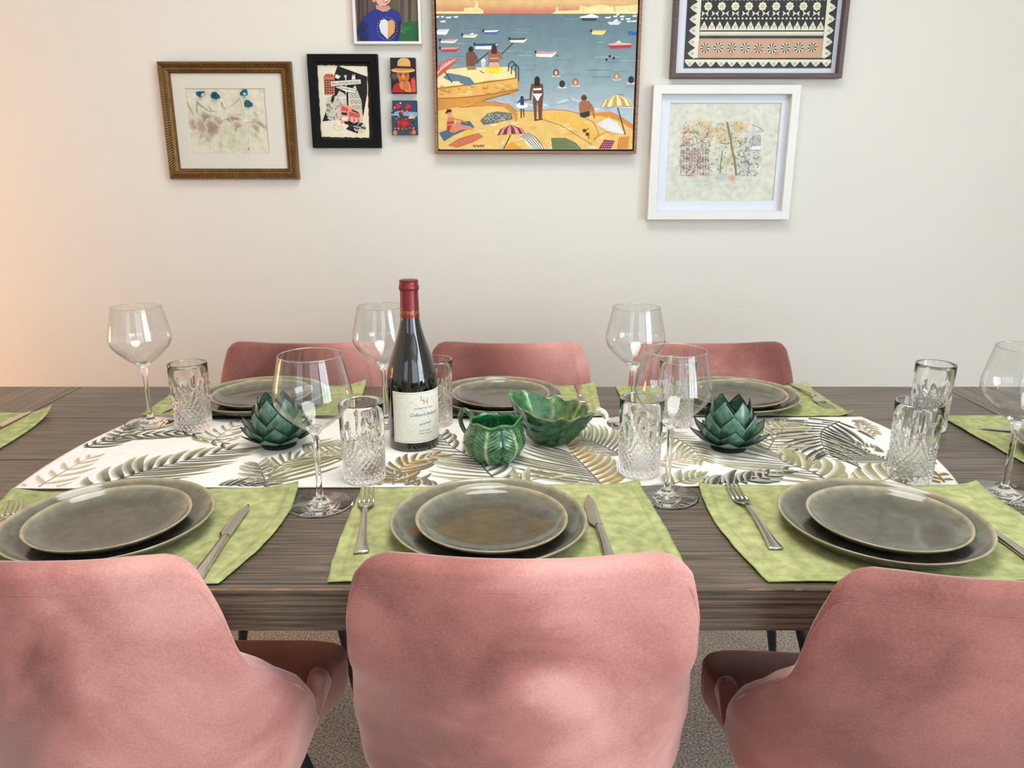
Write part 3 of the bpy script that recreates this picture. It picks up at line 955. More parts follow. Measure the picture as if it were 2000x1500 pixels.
def make_knife():
    t = thing('table_knife', 'x', 'knife')
    b = MB()
    bar(b, [(0, 0, 0.0092, 0.0036, 0.0030), (0.003, 0, 0.0095, 0.0038, 0.0034), (0.03, 0, 0.0076, 0.0040, 0.0036), (0.08, 0, 0.0058, 0.0044, 0.0036), (0.116, 0, 0.0052, 0.0048, 0.0036), (0.122, 0, 0.0058, 0.0048, 0.0030)])
    b.build('handle', MAT['steel'], t)
    b = MB()
    prof = []
    for i in range(19):
        f = i / 18
        y = 0.120 + 0.104 * f
        edge = 0.0125 * min(1, (f * 9) ** 0.6) if f > 0.03 else 0.005
        spine = -0.0055
        edge = edge * (1 - 0.85 * max(0, (f - 0.55) / 0.45) ** 1.8)
        spine = spine * (1 - 1.0 * max(0, (f - 0.8) / 0.2) ** 2)
        prof.append((y, -(edge + spine) / 2, max(0.0006, (edge - spine) / 2), 0.0036, 0.0009))
    bar(b, prof, 12)
    b.build('blade', MAT['steel'], t)
    return t
KN_L = 0.224
def aim(o, tail, tip, L, z, label):
    d = (tip[0] - tail[0], tip[1] - tail[1])
    a = math.atan2(d[1], d[0]) - PI / 2
    n = math.hypot(*d)
    o.location = (tip[0] - d[0] / n * L, tip[1] - d[1] / n * L, z); o.rotation_euler = (0, 0, a); o['label'] = label
Z_C = 0.7632
fk = make_fork(); fk['group'] = 'steel forks'
FK = [((718, 958), (704, 1096), 'steel fork in the centre foreground, left of the plates of the middle chair'),
      ((33, 983), (6, 1036), 'steel fork at the far left edge of the photo, golden in the lamplight'),
      ((1428, 952), (1528, 1092), 'steel fork on the near right placemat, left of the big plates'),
      ((1137, 800), (1129, 757), 'dark-looking fork behind the stem of the cabbage-leaf bowl, tines to the viewer'),
      ((1622, 799), (1556, 759), 'fork on the far right placemat, tines pointing to the near right')]
for i, (tip, tail, lab) in enumerate(FK):
    o = fk if i == 0 else dup(fk)
    aim(o, on_table(*tail, Z_C), on_table(*tip, Z_C), FORK_L if i < 3 else FORK_L * 0.92, Z_C, lab)
    if i >= 3: o.scale = (1, 0.92, 1)
kn = make_knife(); kn['group'] = 'steel table knives'
KN = [((487, 990), (385, 1134), 'steel table knife on the near left placemat, right of the plates'),
      ((1150, 972), (1182, 1070), 'steel table knife right of the centre plates, its end behind the middle chair'),
      ((1832, 972), (1992, 1082), 'steel table knife on the near right placemat, right of its plates'),
      ((318, 808), (362, 778), 'table knife on the far left placemat, behind the leftmost tumbler'),
      ((62, 806), (10, 832), 'table knife on the placemat at the left end of the table'),
      ((1910, 838), (1990, 842), 'table knife at the right end of the table, seen behind the stemmed glass')]
for i, (tip, tail, lab) in enumerate(KN):
    o = kn if i == 0 else dup(kn)
    aim(o, on_table(*tail, Z_C), on_table(*tip, Z_C), KN_L, Z_C, lab)

# ------------------------------------------------------------------ glasses
def make_wineglass():
    t = thing('wine_glass', 'x', 'wine glass')
    foot = [(0.0, 0.0), (0.0445, 0.0), (0.046, 0.0012), (0.0445, 0.0022), (0.028, 0.0050), (0.012, 0.0088), (0.0065, 0.0130)]
    stem = [(0.0065, 0.0130), (0.0048, 0.020), (0.0042, 0.045), (0.0042, 0.080), (0.0050, 0.100), (0.0075, 0.112), (0.0125, 0.1180), (0.0115, 0.1215), (0.0, 0.1205)]
    outer = [(0.0125, 0.1180), (0.0240, 0.1260), (0.0370, 0.1375), (0.0470, 0.1480), (0.0535, 0.1580), (0.0560, 0.1680), (0.0555, 0.1760), (0.0530, 0.1900), (0.0490, 0.2080), (0.0445, 0.2280)]
    inner = [(0.0441, 0.2286), (0.0438, 0.2280), (0.0483, 0.2080), (0.0523, 0.1900), (0.0547, 0.1760), (0.0551, 0.1680), (0.0525, 0.1586), (0.0460, 0.1489), (0.0360, 0.1388), (0.0226, 0.1277), (0.0117, 0.1217)]
    mn = lambda pf: [(max(r, 0.00005), z) for r, z in pf]
    b = MB(); b.lathe(mn(smooth_prof(foot, 3)), 64); b.build('foot', MAT['glass'], t)
    b = MB(); b.lathe(mn(smooth_prof(stem, 3)), 48); b.build('stem', MAT['glass'], t)
    b = MB(); b.lathe(smooth_prof(outer, 3) + smooth_prof(inner, 3), 64, cap0=False, cap1=False); b.build('bowl', MAT['thin_glass'], t)
    # rounded lip
    b = MB(); b.tube([(0.0443 * math.cos(2 * PI * i / 72), 0.0443 * math.sin(2 * PI * i / 72), 0.2285) for i in range(72)], 0.0005, 8, closed=True)
    b.build('lip', MAT['glass'], t)
    return t
def smooth_prof(p, k):
    out = []
    n = len(p)
    for i in range(n - 1):
        p0 = p[max(i - 1, 0)]; p1 = p[i]; p2 = p[i + 1]; p3 = p[min(i + 2, n - 1)]
        for j in range(k):
            f = j / k
            out.append(tuple(0.5 * ((2 * p1[q]) + (p2[q] - p0[q]) * f + (2 * p0[q] - 5 * p1[q] + 4 * p2[q] - p3[q]) * f * f + (3 * p1[q] - p0[q] - 3 * p2[q] + p3[q]) * f ** 3) for q in (0, 1)))
    out.append(p[-1])
    return out
RUN_Z = 0.7634
wg = make_wineglass(); wg['group'] = 'stemmed wine glasses'
WG = [((-0.285, 1.053), 0.7602, 'stemmed wine glass on bare wood between the left and centre placemats'),
      ((-0.705, 1.425), RUN_Z, 'leftmost stemmed wine glass, beside the left tumbler at the back'),
      ((-0.247, 1.430), RUN_Z, 'stemmed wine glass half hidden behind the wine bottle'),
      ((0.233, 1.420), RUN_Z, 'stemmed wine glass at the back, left of the right far chair'),
      ((0.236, 1.082), 0.7602, 'stemmed wine glass with its foot on bare wood between the centre and right placemats'),
      ((0.757, 1.094), 0.7602, 'rightmost stemmed wine glass, cut by the right edge of the photo')]
for i, (p, z, lab) in enumerate(WG):
    o = wg if i == 0 else dup(wg)
    o.location = (p[0], p[1], z); o['label'] = lab; o.rotation_euler = (0, 0, i * 0.7)

def make_tumbler():
    """straight cut-crystal highball: pointed vertical flutes above a band of crossed diamond cuts"""
    n = 216
    def tri(x):
        x = x - math.floor(x); return 1 - abs(2 * x - 1)
    H = 0.128
    zs = [0.0, 0.0012, 0.003] + [0.003 + (0.121 - 0.003) * i / 120 for i in range(1, 121)] + [0.1255, 0.1275]
    def R0(z): return 0.0335 + 0.0020 * z / H
    def cut(th, z):
        u = th / (2 * PI)
        if z < 0.004 or z > 0.108: return 0.0
        d = 0.0
        zz = (z - 0.006) / 0.05
        # diamond band
        band = 1 - smooth01((z - 0.050 - 0.010 * tri(u * 6)) / 0.006)
        a = tri(u * 24 + z * 95); c = tri(u * 24 - z * 95)
        dia = max(0, a - 0.45) / 0.55, max(0, c - 0.45) / 0.55
        d += 0.0017 * max(dia) * band
        # six sunburst fans of pointed cuts rising from the band
        s = u * 6; f = (s - math.floor(s)) - 0.5
        zc = z - 0.036
        if zc > 0:
            ang = math.atan2(f * 0.036, zc)
            k = tri(ang / 0.30 + 0.5)
            rad = math.hypot(f * 0.036, zc)
            reach = 0.070 if abs(ang) < 0.16 else 0.058
            m = smooth01((reach - rad) / 0.018) * smooth01(rad / 0.006)
            d += 0.0019 * max(0, k - 0.35) / 0.65 * m * (1 - band * 0.6)
        return d
    rows = []
    for z in zs:
        e = 0.0012 if z < 0.001 else (0.0004 if z < 0.002 else (0.0005 if z > 0.127 else 0))
        rows.append([((R0(z) - e - cut(2 * PI * j / n, z)) * math.cos(2 * PI * j / n), (R0(z) - e - cut(2 * PI * j / n, z)) * math.sin(2 * PI * j / n), z) for j in range(n)])
    inn = [(0.0350 - 0.0030, 0.1278), (0.0350 - 0.0034, 0.1265), (0.0312, 0.10), (0.0300, 0.05), (0.0290, 0.016), (0.0265, 0.0125), (0.0004, 0.0118)]
    for r, z in inn:
        rows.append([(r * math.cos(2 * PI * j / n), r * math.sin(2 * PI * j / n), z) for j in range(n)])
    b = MB()
    s = b.grid(rows, None, closed=True)
    b.face([s + j for j in reversed(range(n))]); b.face([s + (len(rows) - 1) * n + j for j in range(n)])
    return b.build('tumbler', MAT['crystal'], angle=50)
tb = make_tumbler()
TB = [((-0.610, 1.398), 'leftmost cut-crystal tumbler, between the stemmed glass and the left lotus holder'),
      ((-0.236, 1.147), 'cut-crystal tumbler just left of the wine bottle'),
      ((-0.150, 1.428), 'cut-crystal tumbler half hidden behind the wine bottle'),
      ((0.207, 1.170), 'cut-crystal tumbler between the leaf bowl and the stem of the nearer wine glass'),
      ((0.318, 1.425), 'cut-crystal tumbler seen through the bowl of a nearer wine glass'),
      ((0.800, 1.405), 'cut-crystal tumbler on bare wood, the farther of the right pair'),
      ((0.637, 1.147), 'cut-crystal tumbler on the right end of the runner, nearer of the pair')]
for i, (p, lab) in enumerate(TB):
    if i == 0: o = tb
    else: o = tb.copy(); COL.objects.link(o)
    o.location = (p[0], p[1], 0.7602 if i == 5 else RUN_Z); o.rotation_euler = (0, 0, i * 0.37 + 0.2)
    tag(o, lab, 'tumbler', 'cut-crystal tumblers')

# ------------------------------------------------------------------ wine bottle
m, nt, bs = new_mat('dark_bottle_glass'); setp(bs, color=C(9, 10, 11), rough=0.06, spec=0.7, coat=0.6, coat_rough=0.03); MAT['bottle'] = m
MAT['foil'] = mat('burgundy_foil', C(122, 34, 38), noise_scale=60, noise_amt=0.08, bump=0.2, bump_scale=180, bump_dist=0.0003, rough=0.32, metal=0.35, spec=0.6)
MAT['label'] = mat('label_paper', C(238, 234, 222), noise_scale=200, noise_amt=0.03, vcol=True, rough=0.6)
MAT['gold'] = mat('gold_ink', C(200, 160, 84), noise_scale=300, noise_amt=0.06, rough=0.35, metal=0.6)
bt = thing('wine_bottle', 'dark red wine bottle with burgundy foil and cream label, standing on the runner', 'bottle', (-0.176, 1.307, RUN_Z))
BR = 0.0442
b = MB()
prof = smooth_prof([(0.0002, 0.004), (0.030, 0.001), (0.040, 0.0), (0.0435, 0.004), (BR, 0.012), (BR, 0.05), (BR, 0.105), (0.0440, 0.120), (0.0425, 0.134), (0.0385, 0.152), (0.0325, 0.172), (0.0265, 0.190), (0.0212, 0.207), (0.0178, 0.222), (0.0160, 0.236), (0.0150, 0.26)], 3)
b.lathe([(max(r, 0.0002), z) for r, z in prof], 72)
b.build('bottle_body', MAT['bottle'], bt)
b = MB()
b.lathe(smooth_prof([(0.0169, 0.232), (0.0163, 0.240), (0.0158, 0.262), (0.0156, 0.2775), (0.0158, 0.2785), (0.0172, 0.2795), (0.0174, 0.286), (0.0162, 0.2875), (0.0160, 0.294), (0.0148, 0.2962), (0.0002, 0.2964)], 2), 56)
b.build('foil_capsule', MAT['foil'], bt, angle=50)
CAMAZ = -PI / 2 + math.atan2(0.176, 1.307)       # direction from the bottle to the viewer
def wrap(b, vs, fs, s0, z0, r, col, mi=0):
    base = len(b.v)
    for x, y, _ in vs:
        a = CAMAZ + (x + s0) / r
        b.vert((r * math.cos(a), r * math.sin(a), y + z0), col)
    for f in fs: b.face([base + i for i in f], mi)
lab = MB()
r = BR + 0.00025
a0, a1, zl, zh = math.radians(-51), math.radians(104), 0.0165, 0.1085
def lab_patch(a0, a1, z0, z1, r, col, n=40):
    rows = [[(r * math.cos(CAMAZ + a0 + (a1 - a0) * i / n), r * math.sin(CAMAZ + a0 + (a1 - a0) * i / n), z) for i in range(n + 1)] for z in (z0, z1)]
    lab.grid(rows, [[col] * (n + 1)] * 2)
CRM = C(236, 232, 218)
lab_patch(a0, a1, zl, zh, r, CRM)
ink = C(150, 140, 110)
da = 0.0028 / r; w_ = 0.0004
lab_patch(a0 + da, a1 - da, zl + 0.0028, zl + 0.0028 + w_, r + 0.0001, ink); lab_patch(a0 + da, a1 - da, zh - 0.0032, zh - 0.0028, r + 0.0001, ink)
lab_patch(a0 + da, a0 + da + w_ / r, zl + 0.0028, zh - 0.0028, r + 0.0001, ink, 2); lab_patch(a1 - da - w_ / r, a1 - da, zl + 0.0028, zh - 0.0028, r + 0.0001, ink, 2)
def lab_line(pts, w, col, dr=0.00012):
    for (x0, z0), (x1, z1) in zip(pts, pts[1:]):
        dx, dz = x1 - x0, z1 - z0; L_ = math.hypot(dx, dz) or 1; nx_, nz_ = -dz / L_ * w / 2, dx / L_ * w / 2
        wrap(lab, [(x0 + nx_, z0 + nz_, 0), (x1 + nx_, z1 + nz_, 0), (x1 - nx_, z1 - nz_, 0), (x0 - nx_, z0 - nz_, 0)], [(3, 2, 1, 0)], 0, 0, r + dr, col)
SC_ = 0.0190   # arc offset of the lettering centre
# pale circle with two arcs behind the lettering
grey = C(206, 208, 212)
lab_line([(SC_ - 0.002 + 0.033 * math.cos(t * PI / 30), 0.063 + 0.036 * math.sin(t * PI / 30)) for t in range(61)], 0.0005, grey)
lab_line([(-0.012 + 0.040 * i / 12, 0.094 - 0.034 * i / 12 + 0.006 * math.sin(PI * i / 12)) for i in range(13)], 0.0009, grey)
lab_line([(-0.012 + 0.046 * i / 12, 0.034 - 0.012 * math.sin(PI * i / 12)) for i in range(13)], 0.0006, grey)
lab_line([(-0.012 + 0.046 * i / 12, 0.034 + 0.024 * i / 12) for i in range(13)], 0.0006, grey)
lab.build('label', MAT['label'], bt, smooth=True)['label'] = 'cream paper label with a thin border'
def lettering(name, items, mat_, par):
    q = MB()
    for (s, size, sx, z, rr, shear, sp_) in items:
        vs, fs = text_mesh(s, size, shear, 'CENTER', sp_)
        wrap(q, vs, fs, sx, z, rr, (1, 1, 1, 1))
    return q.build(name, mat_, par, smooth=False)
MAT['ink'] = mat('grey_ink', C(92, 92, 98), noise_scale=200, noise_amt=0.1, rough=0.6)
rt = r + 0.0002
lettering('monogram', [('L', 0.0145, SC_ - 0.0028, 0.0925, rt, 0, 1)], MAT['gold'], bt)['label'] = 'gold letter L'
lettering('monogram', [('H', 0.0145, SC_ + 0.0036, 0.0855, rt, 0, 1)], MAT['gold'], bt)['label'] = 'gold letter H'
for it in (('LEVANTINE HILL', 0.0046, SC_, 0.0775, rt, 0, 1.1), ("Colleen's Paddock", 0.0082, SC_ + 0.001, 0.0650, rt, 0.5, 0.92), ('PINOT NOIR', 0.0036, SC_ + 0.001, 0.0370, rt, 0, 1.1), ('YARRA VALLEY', 0.0036, SC_ + 0.001, 0.0318, rt, 0, 1.1)):
    lettering('lettering', [it], MAT['ink'], bt)
b = MB()
rnd = random.Random(2)
for k, x0 in enumerate((-0.009, -0.003, 0.003, 0.009)):
    pts = [(SC_ + x0 + 0.0045 * i / 6, 0.0500 + 0.0016 * math.sin(i * 1.9 + k) + 0.0006 * k) for i in range(7)]
    lab2 = lab; lab = b; lab_line(pts, 0.0007, C(80, 80, 84), 0.0002); lab = lab2
b.build('flourish', MAT['ink'], bt, smooth=False)
lettering('foil_lettering', [('LEVANTINE HILL', 0.0088, -0.0055, 0.2385, 0.01685, 0, 1.0)], MAT['gold'], bt)['label'] = 'gold capital letters round the foil'

# ------------------------------------------------------------------ lotus candle holders of capiz shell petals
m, nt, bs = new_mat('green_capiz_shell'); N_, L_n = nt.nodes, nt.links
tcn = N_.new('ShaderNodeTexCoord'); nn_ = N_.new('ShaderNodeTexNoise'); nn_.inputs['Scale'].default_value = 60; nn_.inputs['Detail'].default_value = 4
L_n.new(tcn.outputs['Object'], nn_.inputs['Vector'])
cr_ = N_.new('ShaderNodeValToRGB'); cr_.color_ramp.elements[0].position = 0.3; cr_.color_ramp.elements[0].color = C(44, 78, 62); cr_.color_ramp.elements[1].position = 0.75; cr_.color_ramp.elements[1].color = C(108, 152, 130)
L_n.new(nn_.outputs['Fac'], cr_.inputs['Fac']); L_n.new(cr_.outputs['Color'], bs.inputs['Base Color'])
setp(bs, rough=0.28, spec=0.7, coat=0.3, coat_rough=0.15); MAT['capiz'] = m
MAT['rim'] = mat('dark_green_metal_rim', C(18, 34, 28), noise_scale=50, noise_amt=0.1, rough=0.4, metal=0.5)
def petal(b_, h, w, r0, lean0, lean1, z0, square):
    """one petal as an upright curved leaf around local z, facing +x; returns rows and rim"""
    n, m_ = 14, 8
    rows = []
    x, z = r0, z0
    pts = []
    for i in range(n + 1):
        f = i / n
        a = lean0 + (lean1 - lean0) * f
        pts.append((x, z)); x += math.sin(a) * h / n; z += math.cos(a) * h / n
    for i in range(n + 1):
        f = i / n
        hw = w / 2 * (min(1, 0.50 + 0.95 * f) if f < square else (1 - ((f - square) / (1 - square)) ** 1.15))
        hw = max(hw, 0.0003)
        px, pz = pts[i]
        row = []
        for j in range(m_ + 1):
            s = -1 + 2 * j / m_
            y = hw * s
            row.append((px - (y * y) / (0.9 * max(px, 0.02)) * 0.7, y, pz))
        rows.append(row)
    return rows
def make_lotus():
    t = thing('candle_holder', 'x', 'candle holder')
    b = MB(); b.lathe([(0.028, 0.0), (0.0305, 0.001), (0.0305, 0.007), (0.028, 0.0085), (0.020, 0.010)], 48)
    b.build('base', MAT['rim'], t, angle=40)
    b = MB(); b.lathe([(0.021, 0.0085), (0.024, 0.012), (0.0245, 0.030), (0.0235, 0.030), (0.0225, 0.012), (0.0004, 0.011)], 40)
    b.build('tealight_cup', MAT['rim'], t, angle=40)
    rings = [(6, 0.086, 0.056, 0.020, 0.62, -0.48, 0.012, 0.55, 0.0), (6, 0.068, 0.056, 0.024, 0.80, -0.30, 0.010, 0.52, 0.5),
             (7, 0.056, 0.046, 0.028, 1.00, 0.30, 0.009, 0.50, 0.1), (8, 0.046, 0.040, 0.029, 1.20, 0.80, 0.0085, 0.42, 0.5)]
    for (cnt, h, w, r0, l0, l1, z0, sq, off) in rings:
        rows = petal(None, h, w, r0, l0, l1, z0, sq)
        b = MB(); b.grid(rows)
        pane = b.build('petal', MAT['capiz'], t)
        md = pane.modifiers.new('solidify', 'SOLIDIFY'); md.thickness = 0.0008; md.offset = 0
        rb = MB()
        path = [r_[0] for r_ in rows] + [r_[-1] for r_ in rows[::-1]]
        rb.tube([Vector(q) for q in path], 0.00085, 6)
        rim_o = rb.build('petal_rim', MAT['rim'], pane)
        for k in range(cnt):
            a = 2 * PI * (k + off) / cnt
            if k == 0: o = pane
            else:
                o = pane.copy(); COL.objects.link(o); o.parent = t
                rc_ = rim_o.copy(); COL.objects.link(rc_); rc_.parent = o
            o.rotation_euler = (0, 0, a)
    return t
lo = make_lotus(); lo['group'] = 'green lotus candle holders'
lo.location = (-0.418, 1.300, RUN_Z); lo.rotation_euler = (0, 0, 0.35); lo['label'] = 'green shell lotus candle holder on the runner, left of the wine bottle'
dup(lo, (0.384, 1.284, RUN_Z), 0.9, 'green shell lotus candle holder on the right half of the runner')

# ------------------------------------------------------------------ majolica cabbage jug and leaf bowl
def glaze(name):
    m, nt, bs = new_mat(name)
    at = nt.nodes.new('ShaderNodeAttribute'); at.attribute_name = 'Col'
    nt.links.new(at.outputs['Color'], bs.inputs['Base Color'])
    N, L = nt.nodes, nt.links
    tc = N.new('ShaderNodeTexCoord'); nz_ = N.new('ShaderNodeTexNoise'); nz_.inputs['Scale'].default_value = 85; nz_.inputs['Detail'].default_value = 5
    L.new(tc.outputs['Object'], nz_.inputs['Vector'])
    mr = N.new('ShaderNodeMapRange'); mr.inputs['From Min'].default_value = 0.32; mr.inputs['From Max'].default_value = 0.68; mr.inputs['To Min'].default_value = 0.45; mr.inputs['To Max'].default_value = 1.5
    L.new(nz_.outputs['Fac'], mr.inputs['Value'])
    vm = N.new('ShaderNodeVectorMath'); vm.operation = 'SCALE'
    L.new(at.outputs['Color'], vm.inputs[0]); L.new(mr.outputs['Result'], vm.inputs['Scale']); L.new(vm.outputs['Vector'], bs.inputs['Base Color'])
    bp = N.new('ShaderNodeBump'); bp.inputs['Strength'].default_value = 0.35; bp.inputs['Distance'].default_value = 0.0012
    L.new(nz_.outputs['Fac'], bp.inputs['Height']); L.new(bp.outputs['Normal'], bs.inputs['Normal'])
    setp(bs, rough=0.08, spec=0.7, coat=0.4, coat_rough=0.04)
    return m
MAT['majolica'] = glaze('green_majolica_glaze')
G1, G2, G3, GV = C(12, 76, 42), C(32, 108, 60), C(6, 40, 22), C(196, 206, 160)
jug = thing('cabbage_jug', 'small round green majolica jug with cabbage-leaf relief, on the runner', 'jug', (-0.030, 1.232, RUN_Z))
def jug_relief(th, f):
    """f: 0 bottom .. 1 rim; six overlapping leaves with pale midribs"""
    u = th / (2 * PI) * 6; k = u - math.floor(u); s = k - 0.5
    rib = math.exp(-(s / 0.045) ** 2) * (1 - f * 0.5)
    side = abs(s)
    vein = 0.5 + 0.5 * math.sin((f * 12 - side * 5.0 + 0.06 * math.sin(f * 40 + s * 9)) * 2 * PI)
    vein = vein ** 4 * smooth01(side / 0.06) * (1 - smooth01((side - 0.34) / 0.12))
    seam = math.exp(-((0.5 - side) / 0.035) ** 2)
    return rib, vein, seam
def make_jug():
    n, m_ = 192, 90
    pf = smooth_prof([(0.030, 0.0), (0.036, 0.003), (0.047, 0.016), (0.0525, 0.032), (0.0500, 0.046), (0.0430, 0.058), (0.0410, 0.064), (0.0420, 0.070)], 12)
    rows, cols = [], []
    zmax = pf[-1][1]
    for r, z in pf:
        f = z / zmax; row, cc = [], []
        for j in range(n):
            th = 2 * PI * j / n
            rib, vein, seam = jug_relief(th + 0.25, f)
            fade = smooth01(f / 0.08) * (1 - smooth01((f - 0.86) / 0.1))
            rr = r + fade * (0.0016 * rib + 0.0009 * vein - 0.0014 * seam)
            lip = math.exp(-((((th - 0.15 + PI) % (2 * PI)) - PI) / 0.28) ** 2) * smooth01((f - 0.6) / 0.4)
            rr += 0.008 * lip
            zz = z + (0.0022 * math.sin(6 * (th + 0.25) + 1) + 0.006 * lip) * smooth01((f - 0.7) / 0.3)
            row.append((rr * math.cos(th), rr * math.sin(th), zz))
            c = mixc(G1, G2, 0.5 + 0.5 * nz(math.cos(th) * 2, math.sin(th) * 2, f * 4, 1.2))
            c = mixc(c, GV, fade * min(1, 0.85 * rib + 0.25 * vein)); c = mixc(c, G3, fade * seam * 0.7)
            if f > 0.97: c = mixc(c, C(120, 160, 100), 0.6)
            cc.append(c)
        rows.append(row); cols.append(cc)
    for dr, z in ((0.0022, 0.0), (0.0042, -0.002), (0.0046, -0.012), (-0.001, -0.026), (0.004, -0.050), (0.016, -0.062), (0.038, -0.064)):
        src = rows[len(pf) - 1]
        row = []
        for j in range(n):
            x, y, zz = src[j]; L_ = math.hypot(x, y); kk = max(0.0005, (L_ - dr)) / L_
            row.append((x * kk, y * kk, zz + z + (0.0015 if z == 0 else 0)))
        rows.append(row); cols.append([mixc(G1, G2, 0.6)] * n)
    b = MB(); s = b.grid(rows, cols, closed=True)
    b.face([s + j for j in reversed(range(n))]); b.face([s + (len(rows) - 1) * n + j for j in range(n)])
    b.build('jug_body', MAT['majolica'], jug)
    b = MB()
    a = math.radians(152); ca, sa = math.cos(a), math.sin(a)
    pts = [(0.040, 0.064), (0.050, 0.076), (0.061, 0.078), (0.067, 0.068), (0.066, 0.054), (0.060, 0.042), (0.052, 0.034)]
    sm = smooth_prof(pts, 5)
    b.tube([(r_ * ca, r_ * sa, z) for r_, z in sm], [0.0048 - 0.0012 * i / len(sm) for i in range(len(sm))], 12, cols=[mixc(G1, C(92, 120, 84), 0.35 + 0.3 * math.sin(i)) for i in range(len(sm))])
    b.build('handle', MAT['majolica'], jug)
make_jug()
bowl = thing('leaf_bowl', 'green majolica bowl shaped as a cabbage leaf with a pale stem, behind the jug', 'bowl', (0.070, 1.312, RUN_Z), math.radians(-8))
def make_bowl():
    n = 180
    ZS = 12
    rows, cols = [], []
    def rim(th):
        c_, s_ = math.cos(th), math.sin(th)
        rx = 0.078 if c_ < 0 else 0.074
        x, y = rx * c_, 0.050 * s_
        ruff = 0.5 * math.sin(9 * th + 0.6) + 0.5 * math.sin(14 * th)
        k = 1 + 0.045 * ruff
        z = 0.060 + 0.030 * max(0, -c_) ** 1.6 + 0.012 * max(0, s_) ** 1.5 + 0.004 * ruff + 0.002 * max(0, c_) ** 3
        pinch = max(0, c_) ** 10
        x += 0.006 * pinch; y *= (1 - 0.45 * max(0, c_) ** 4)
        return x * k, y * k, z
    for i in range(30):
        f = i / 29; row, cc = [], []
        for j in range(n):
            th = 2 * PI * j / n
            X, Y, Z = rim(th)
            bx, by = 0.027 * math.cos(th), 0.020 * math.sin(th)
            g = f ** 0.72
            rid = math.sin(f * 26 + 2.4 * math.sin(th * 2)) * 0.0010 * math.sin(PI * f)
            x = bx + (X - bx) * g; y = by + (Y - by) * g; z = Z * f ** 1.12
            L_ = math.hypot(x, y) or 1
            row.append((x + rid * x / L_, y + rid * y / L_, z))
            c = mixc(C(14, 74, 40), G2, 0.45 + 0.5 * nz(x * 30, y * 30, z * 30, 1.0)); c = mixc(c, G3, 0.25 * (0.5 + 0.5 * math.sin(f * 26 + 2.4 * math.sin(th * 2))))
            if f > 0.96: c = mixc(c, C(150, 150, 92), 0.6)
            cc.append(c)
        rows.append(row); cols.append(cc)
    for i in range(26):
        f = 1 - i / 25; row, cc = [], []
        for j in range(n):
            th = 2 * PI * j / n
            X, Y, Z = rim(th)
            X *= 0.965; Y *= 0.955
            bx, by = 0.018 * math.cos(th), 0.013 * math.sin(th)
            g = f ** 0.78
            x = bx + (X - bx) * g if f > 0 else 0.0003 * math.cos(th); y = by + (Y - by) * g if f > 0 else 0.0003 * math.sin(th)
            v = math.sin(th * 8) * 0.0012 * math.sin(PI * f)
            row.append((x, y, 0.006 + (Z - 0.006) * f ** 1.15 + v))
            vein = max(0, math.cos(th * 8)) ** 14
            c = mixc(G1, C(70, 150, 84), 0.5 + 0.5 * nz(x * 30, y * 30, 3, 1.4)); c = mixc(c, C(110, 104, 60), 0.55 * max(0, math.cos(th - 0.7)) ** 2)
            c = mixc(c, C(168, 180, 118), vein * 0.6)
            cc.append(c)
        rows.append(row); cols.append(cc)
    b = MB(); s = b.grid(rows, cols, closed=True)
    b.face([s + j for j in reversed(range(n))])
    b.build('bowl_body', MAT['majolica'], bowl)
    b = MB()
    sm = smooth_prof([(0.066, 0.058), (0.076, 0.063), (0.086, 0.064), (0.094, 0.060), (0.099, 0.052)], 5)
    b.tube([(r_, 0, z) for r_, z in sm], [0.005 + 0.004 * math.sin(PI * min(1, 0.15 + 0.7 * i / len(sm))) for i in range(len(sm))], 14, cols=[mixc(C(90, 130, 80), C(214, 210, 186), min(1, i / 9)) for i in range(len(sm))], flat=0.7)
    b.build('stem_handle', MAT['majolica'], bowl)['label'] = 'pale leaf stem used as handle'
make_bowl()
# ------------------------------------------------------------------ pictures on the wall
def frame_sweep(b, w, h, prof, seg=1, mod=None):
    """rectangular moulding: prof [(inset, out)] from the wall at the outer edge round to the inner edge; local x, z; out = -y"""
    rows = []
    for pi, (d, out) in enumerate(prof):
        cs = [(-w / 2 + d, -h / 2 + d), (w / 2 - d, -h / 2 + d), (w / 2 - d, h / 2 - d), (-w / 2 + d, h / 2 - d)]
        row = []
        for k in range(4):
            a, c = cs[k], cs[(k + 1) % 4]
            n = seg if isinstance(seg, int) else seg[k % 2]
            for i in range(n):
                t = i / n
                o_ = out + (mod(pi, k, i, n) if mod else 0)
                row.append((a[0] + (c[0] - a[0]) * t, -o_, a[1] + (c[1] - a[1]) * t))
        rows.append(row)
    b.grid(rows, None, closed=True)

